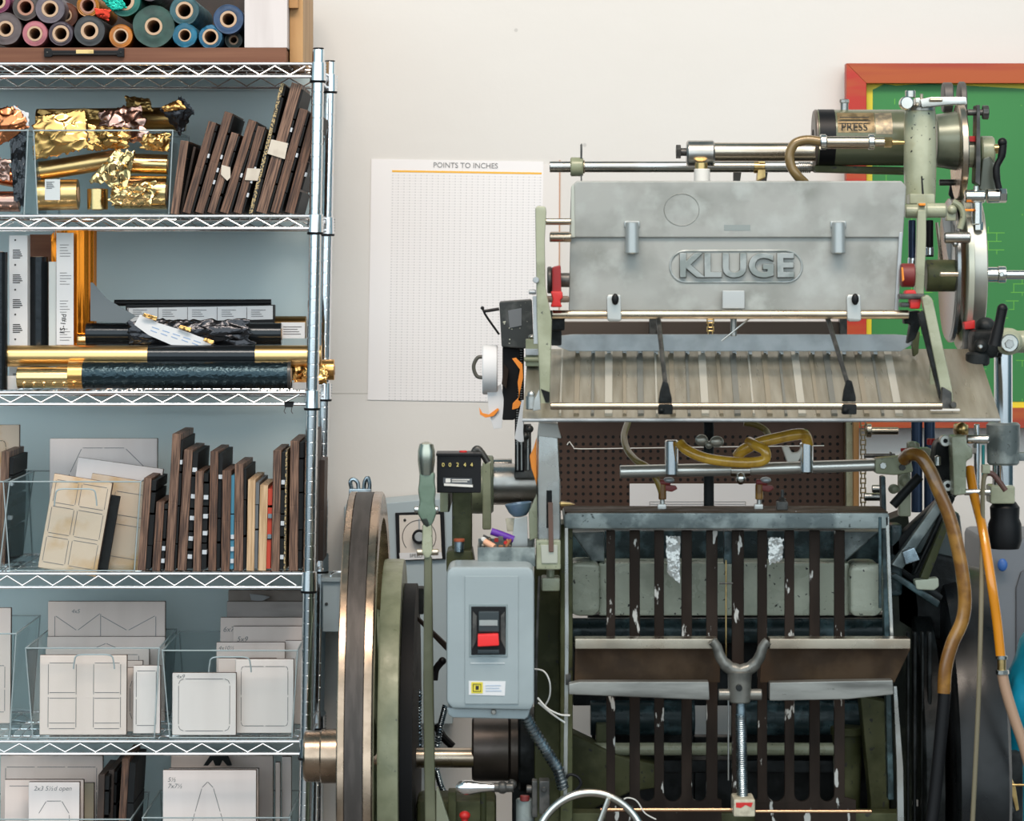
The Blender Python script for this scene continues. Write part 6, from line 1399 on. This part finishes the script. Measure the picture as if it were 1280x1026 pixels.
# hoses on the right
m = MB(); m.ptube([(1130, 574, -.66), (1138, 568, -.68), (1150, 570, -.70), (1161, 585, -.71), (1172, 610, -.72), (1188, 650, -.72), (1200, 700, -.72), (1206, 745, -.72), (1203, 775, -.72), (1190, 805, -.72), (1182, 835, -.72), (1180, 866, -.72)], 8.6, 18, 6); ah = part('amber_air_hose', m, amber_hose)
m = MB(); m.ptube([(1181, 864, -.72), (1176, 920, -.72), (1168, 1000, -.72), (1160, 1060, -.72)], 8, 14, 4); part('hose_extension', m, black_plastic, ah)
m = MB(); m.ptube([(1212, 585, -.58), (1218, 620, -.62), (1228, 660, -.68), (1238, 720, -.72), (1246, 775, -.72), (1251, 822, -.72)], 6, 16, 6); oh = part('orange_air_hose', m, orange_hose)
m = MB(); m.vcyl(1252, 819, 844, 5.4, -.72, .001); part('hose_coupling', m, brass, oh)
m = MB(); m.vcyl(1252, 819, 824, 7.4, -.72, .001); m.vcyl(1253, 837, 843, 8.4, -.72, .001, n=8); part('hose_clip', m, steel_bright, oh)
m = MB(); m.ptube([(1253, 842, -.72), (1257, 862, -.72), (1267, 895, -.72), (1279, 930, -.72), (1290, 970, -.72)], 6.8, 14, 5); part('beige_hose_end', m, beige_hose, oh)
m = MB(); m.ptube([(1233, 590, -.60), (1229, 605, -.62), (1228, 660, -.68), (1226, 780, -.73), (1222, 900, -.74), (1214, 1060, -.74)], 3.0, 10, 5); co_ = part('olive_cord', m, cord_grey)
m = MB(); m.ptube([(1231, 592, -.60), (1240, 592, -.60), (1249, 602, -.60), (1257, 613, -.60)], 3.6, 10, 4); part('rubber_hook', m, mat('rubber_brown', (.11, .05, .04), .5), co_)
m = MB(); m.pbox(1228, 1238, 581, 592, -.61, .02, .002); part('cord_clamp', m, pale_green, co_)
# things at the lower right of the press
m = MB(); m.prism([(1262, 965), (1270, 985), (1274, 1012), (1270, 1014), (1260, 975)], -.45, .006, .001); m.hcyl(1264, 1282, 981, 1.6, -.45); part('wire_bracket', m, brass)
m = MB(); m.ball(P(1256, 1013, -.5), .008); m.ball(P(1263, 1012, -.5), .007); m.pbox(1246, 1280, 940, 1060, -.40, .04, .01); part('black_bracket', m, black_iron)
m = MB(); m.pbox(1141, 1148, 1000, 1008, -.55, .01, .001); m.pbox(1169, 1176, 1018, 1026, -.60, .01, .001); part('white_mark', m, white_plastic)
bag = thing('plastic_bag', 'bright blue plastic bag bulging beside the press at the right edge', 'bag', P(1290, 1000, -.2))
b = bmesh.new(); bmesh.ops.create_icosphere(b, subdivisions=4, radius=1)
for v in b.verts:
    d = 1 + .16 * noise.noise(v.co * 2.3) + .07 * noise.noise(v.co * 6); v.co = Vector((v.co.x * .085 * d, v.co.y * .10 * d, v.co.z * .24 * d)) + P(1300, 945, -.15)
me = bpy.data.meshes.new('bag_film'); b.to_mesh(me); b.free(); me.materials.append(bag_blue); me.shade_smooth(); o = bpy.data.objects.new('bag_film', me); C.objects.link(o); o.parent = bag; o.matrix_parent_inverse = wmat(bag).inverted()
tb_ = thing('storage_tote', 'grey plastic tote with a moulded rim behind the press at the right edge', 'tote', P(1290, 740, .1))
m = MB(); m.pbox(1230, 1420, 672, 1180, .08, .30, .012); m.build('tote_body', grey_tote, tb_)
m = MB(); m.prism([(1270, 735), (1276, 715), (1290, 708), (1410, 708), (1410, 900), (1270, 900)], .074, .01, .003); m.build('moulded_panel', mat('tote_dark', (.13, .135, .15), .5), tb_)
m = MB(); m.ball(P(1253, 706, .06), 8 * s(.06), (.8, .5, 1)); m.build('blue_latch', mat('latch_blue', (.05, .15, .45), .4), tb_)
m = MB(); m.box((X(1225, .08), .06, 0), (X(1430, .08), .40, Z(1180, .08)), .006); tag(m.build('low_cabinet', grey_tote), 'low grey cabinet on the floor under the grey tote', 'cabinet')
m = MB(); m.box((X(1262, -.15) , -.24, 0), (X(1400, -.15), -.03, Z(1115, -.15)), .006); tag(m.build('wooden_stool', crate_wood), 'small wooden block on the floor under the blue bag', 'block')

# ---- foil winder unit on the left
m = MB(); m.prism([(624, 377), (665, 374), (667, 432), (655, 436), (627, 434)], -.46, .08, .003); fu = part('foil_winder', m, mat('speckled_black', (.03, .032, .03), .4, .3, col2=(.08, .08, .075), scale=30, col3=(.6, .58, .45), scale3=110, lo3=.68, hi3=.7))
m = MB(); m.prism([(635, 388), (652, 385), (652, 407), (637, 410)], -.462, .002, .0004); part('grey_patch', m, mat('patch_grey', (.13, .14, .15), .6), fu)
m = MB(); m.prism([(628, 434), (650, 434), (645, 522), (642, 525), (628, 525)], -.44, .05, .002); part('winder_body', m, mat('matt_black', (.006, .006, .007), .6), fu)
m = MB(); m.ptube([(603, 384, -.45), (606, 392, -.45), (614, 404, -.45), (624, 418, -.45)], 1.4, 8, 2); m.ptube([(604, 389, -.45), (612, 388, -.45), (624, 386, -.45)], 2, 8, 2); m.pball(603, 385, 2.4, -.45); part('wire_hanger', m, black_plastic, fu)
m = MB(); m.hcyl(603, 622, 462, 31, -.42, .002, 48); pr2 = part('paper_roll', m, white_paper, fu)
m = MB(); m.ptube([(606, 446, -.45), (597, 447, -.45), (592, 458, -.45), (596, 470, -.45), (605, 472, -.45)], 2.4, 8, 4); part('roll_strap', m, mat('strap_dark', (.08, .075, .06), .5), fu)
m = MB(); m.prism([(609, 490), (626, 480), (630, 500), (627, 535), (617, 536), (611, 515)], -.44, .002, .0004); part('paper_tail', m, white_paper, pr2)
m = MB(); m.prism([(599, 509), (603, 516), (611, 518), (622, 510), (624, 512), (617, 520), (607, 522), (600, 518)], -.445, .003, .0005); m.prism([(640, 448), (645, 447), (653, 455), (654, 472), (651, 486), (648, 500), (652, 503), (648, 510), (640, 512), (641, 504), (649, 496), (647, 478), (650, 462)], -.47, .003, .0005); part('orange_tape_end', m, orange_tape, fu)
m = MB(); m.prism([(652, 500), (656, 500), (654, 540), (655, 552), (650, 553), (643, 548)], -.48, .004, .001); part('paper_tail', m, white_paper, fu)
m = MB(); m.pbox(643.5, 655, 434, 590, -.36, .02, .001); fs = part('perforated_strip', m, mat('matt_black', (.006, .006, .007), .6), fu)
m = MB()
for q in range(40): m.pbox(645, 648, 437 + q * 3.0, 438.2 + q * 3.0, -.3608, .001, 0); m.pbox(650, 653, 437 + q * 3.0, 438.2 + q * 3.0, -.3608, .001, 0)
part('strip_marks', m, mat('strip_white', (.6, .6, .6), .6), fs)
m = MB(); m.pbox(643, 668, 588, 598, -.35, .03, .002); m.pbox(655, 664, 530, 590, -.34, .02); m.pball(657, 545, 5, -.37); m.pball(662, 536, 5, -.37); part('strip_base', m, dark_steel, fu)
m = MB(); [m.vcyl(x, 540, 588, 1.3, -.36) for x in (647, 652, 660)]; part('thin_rods', m, steel, fu)
m = MB(); m.prism([(630, 455), (636, 462), (633, 486), (627, 480)], -.455, .006, .001); part('side_tab', m, brown_steel, fu)

# stains on the magazine plate
st1 = mat('plate_stain', (.20, .205, .185), .5, .2, col2=(.30, .31, .29), scale=60)
m = MB(); c0 = P(852, 262, -.6405)
pts = [c0 + Vector((math.cos(a) * 22 * s(-.64), 0, math.sin(a) * 20 * s(-.64))) for a in [2 * PI * i / 28 for i in range(28)]]
m.tube(pts, .0006, 5, closed=True); part('ring_stain', m, st1, mg)

m = MB(); m.prism([(1114, 706), (1182, 612), (1193, 616), (1128, 712)], -.53, .03, .003); part('diagonal_brace', m, bluegrey_cast)
m = MB(); m.prism([(1150, 722), (1184, 640), (1192, 643), (1160, 726)], -.56, .025, .003); part('diagonal_brace', m, olive_paint)
m = MB(); m.prism([(1112, 720), (1120, 716), (1176, 752), (1172, 760)], -.55, .03, .003); part('diagonal_brace', m, iron_teal)
m = MB(); m.pbox(1112, 1128, 655, 745, -.50, .05, .006); part('corner_casting', m, iron_teal)
m = MB(); m.prism([(1128, 690), (1143, 684), (1150, 700), (1132, 706)], -.555, .02, .002); part('bright_plate', m, steel_blue)
for x, w_ in ((1134, 3), (1142, 4), (1152, 3), (1160, 5)):
    m = MB(); m.pbox(x, x + w_, 790, 1200, -.58, .02, .003); part('belt_guard_rib', m, black_iron)
m = MB(); m.vcyl(1100, 646, 760, 2, -.66); part('thin_rod', m, iron_teal)
# ================================================================ LIGHT AND CAMERA
w = bpy.data.worlds.new('World'); bpy.context.scene.world = w; w.use_nodes = True
nt = w.node_tree; N = nt.nodes; L = nt.links; bg = N['Background']
tc = N.new('ShaderNodeTexCoord'); sp = N.new('ShaderNodeSeparateXYZ'); L.new(tc.outputs['Generated'], sp.inputs[0])
def ramp(src, lo, hi, stops):
    mr = N.new('ShaderNodeMapRange'); mr.inputs[1].default_value = lo; mr.inputs[2].default_value = hi; L.new(src, mr.inputs[0])
    r = N.new('ShaderNodeValToRGB'); L.new(mr.outputs[0], r.inputs['Fac']); e = r.color_ramp.elements
    e[0].position, e[0].color = stops[0][0], (*stops[0][1], 1); e[1].position, e[1].color = stops[-1][0], (*stops[-1][1], 1)
    for p, c in stops[1:-1]: q = e.new(p); q.color = (*c, 1)
    return r.outputs[0]
# room behind the photographer: bright windows ahead, dim sides, dark floor
azi = ramp(sp.outputs['Y'], -1, 1, [(0, (.83, .945, 1.0)), (.13, (.80, .93, 1.0)), (.27, (.12, .185, .21)), (.6, (.08, .14, .17)), (1, (.08, .14, .17))])
ele = ramp(sp.outputs['Z'], -1, 1, [(0, (.10, .10, .10)), (.455, (.07, .08, .085)), (.485, (.22, .24, .25)), (.50, (.6, .65, .68)), (.53, (1, 1, 1)), (.72, (.8, .8, .8)), (1, (.55, .55, .55))])
mx = N.new('ShaderNodeMix'); mx.data_type = 'RGBA'; mx.blend_type = 'MULTIPLY'; mx.inputs['Factor'].default_value = 1
L.new(azi, mx.inputs[6]); L.new(ele, mx.inputs[7]); L.new(mx.outputs[2], bg.inputs['Color']); bg.inputs['Strength'].default_value = 2.5
def area(name, loc, target, size, sy, power, col):
    l = bpy.data.lights.new(name, 'AREA'); l.shape = 'RECTANGLE'; l.size = size; l.size_y = sy; l.energy = power; l.color = col
    o = bpy.data.objects.new(name, l); C.objects.link(o); o.location = loc
    o.rotation_euler = (Vector(target) - Vector(loc)).to_track_quat('-Z', 'Y').to_euler(); return o
area('ceiling_light', (.2, -2.7, 4.6), (.1, .4, 1.4), 3.0, 1.0, 160, (1, .845, .71))
cam = bpy.data.cameras.new('camera'); co = bpy.data.objects.new('camera', cam); C.objects.link(co)
co.location = (0, CY, CZ); co.rotation_euler = (PI / 2, 0, 0)
cam.sensor_width = 36; cam.lens = 36 * F / 1280; cam.sensor_fit = 'HORIZONTAL'
cam.shift_x = 0; cam.shift_y = (HY - 513) / 1280
cam.clip_end = 50
cam.dof.use_dof = True; cam.dof.focus_distance = 6.5; cam.dof.aperture_fstop = 7
sc = bpy.context.scene; sc.camera = co
sc.view_settings.view_transform = 'Standard'; sc.view_settings.look = 'None'; sc.view_settings.gamma = 1; sc.view_settings.exposure = 0.0
sc.view_settings.use_curve_mapping = False
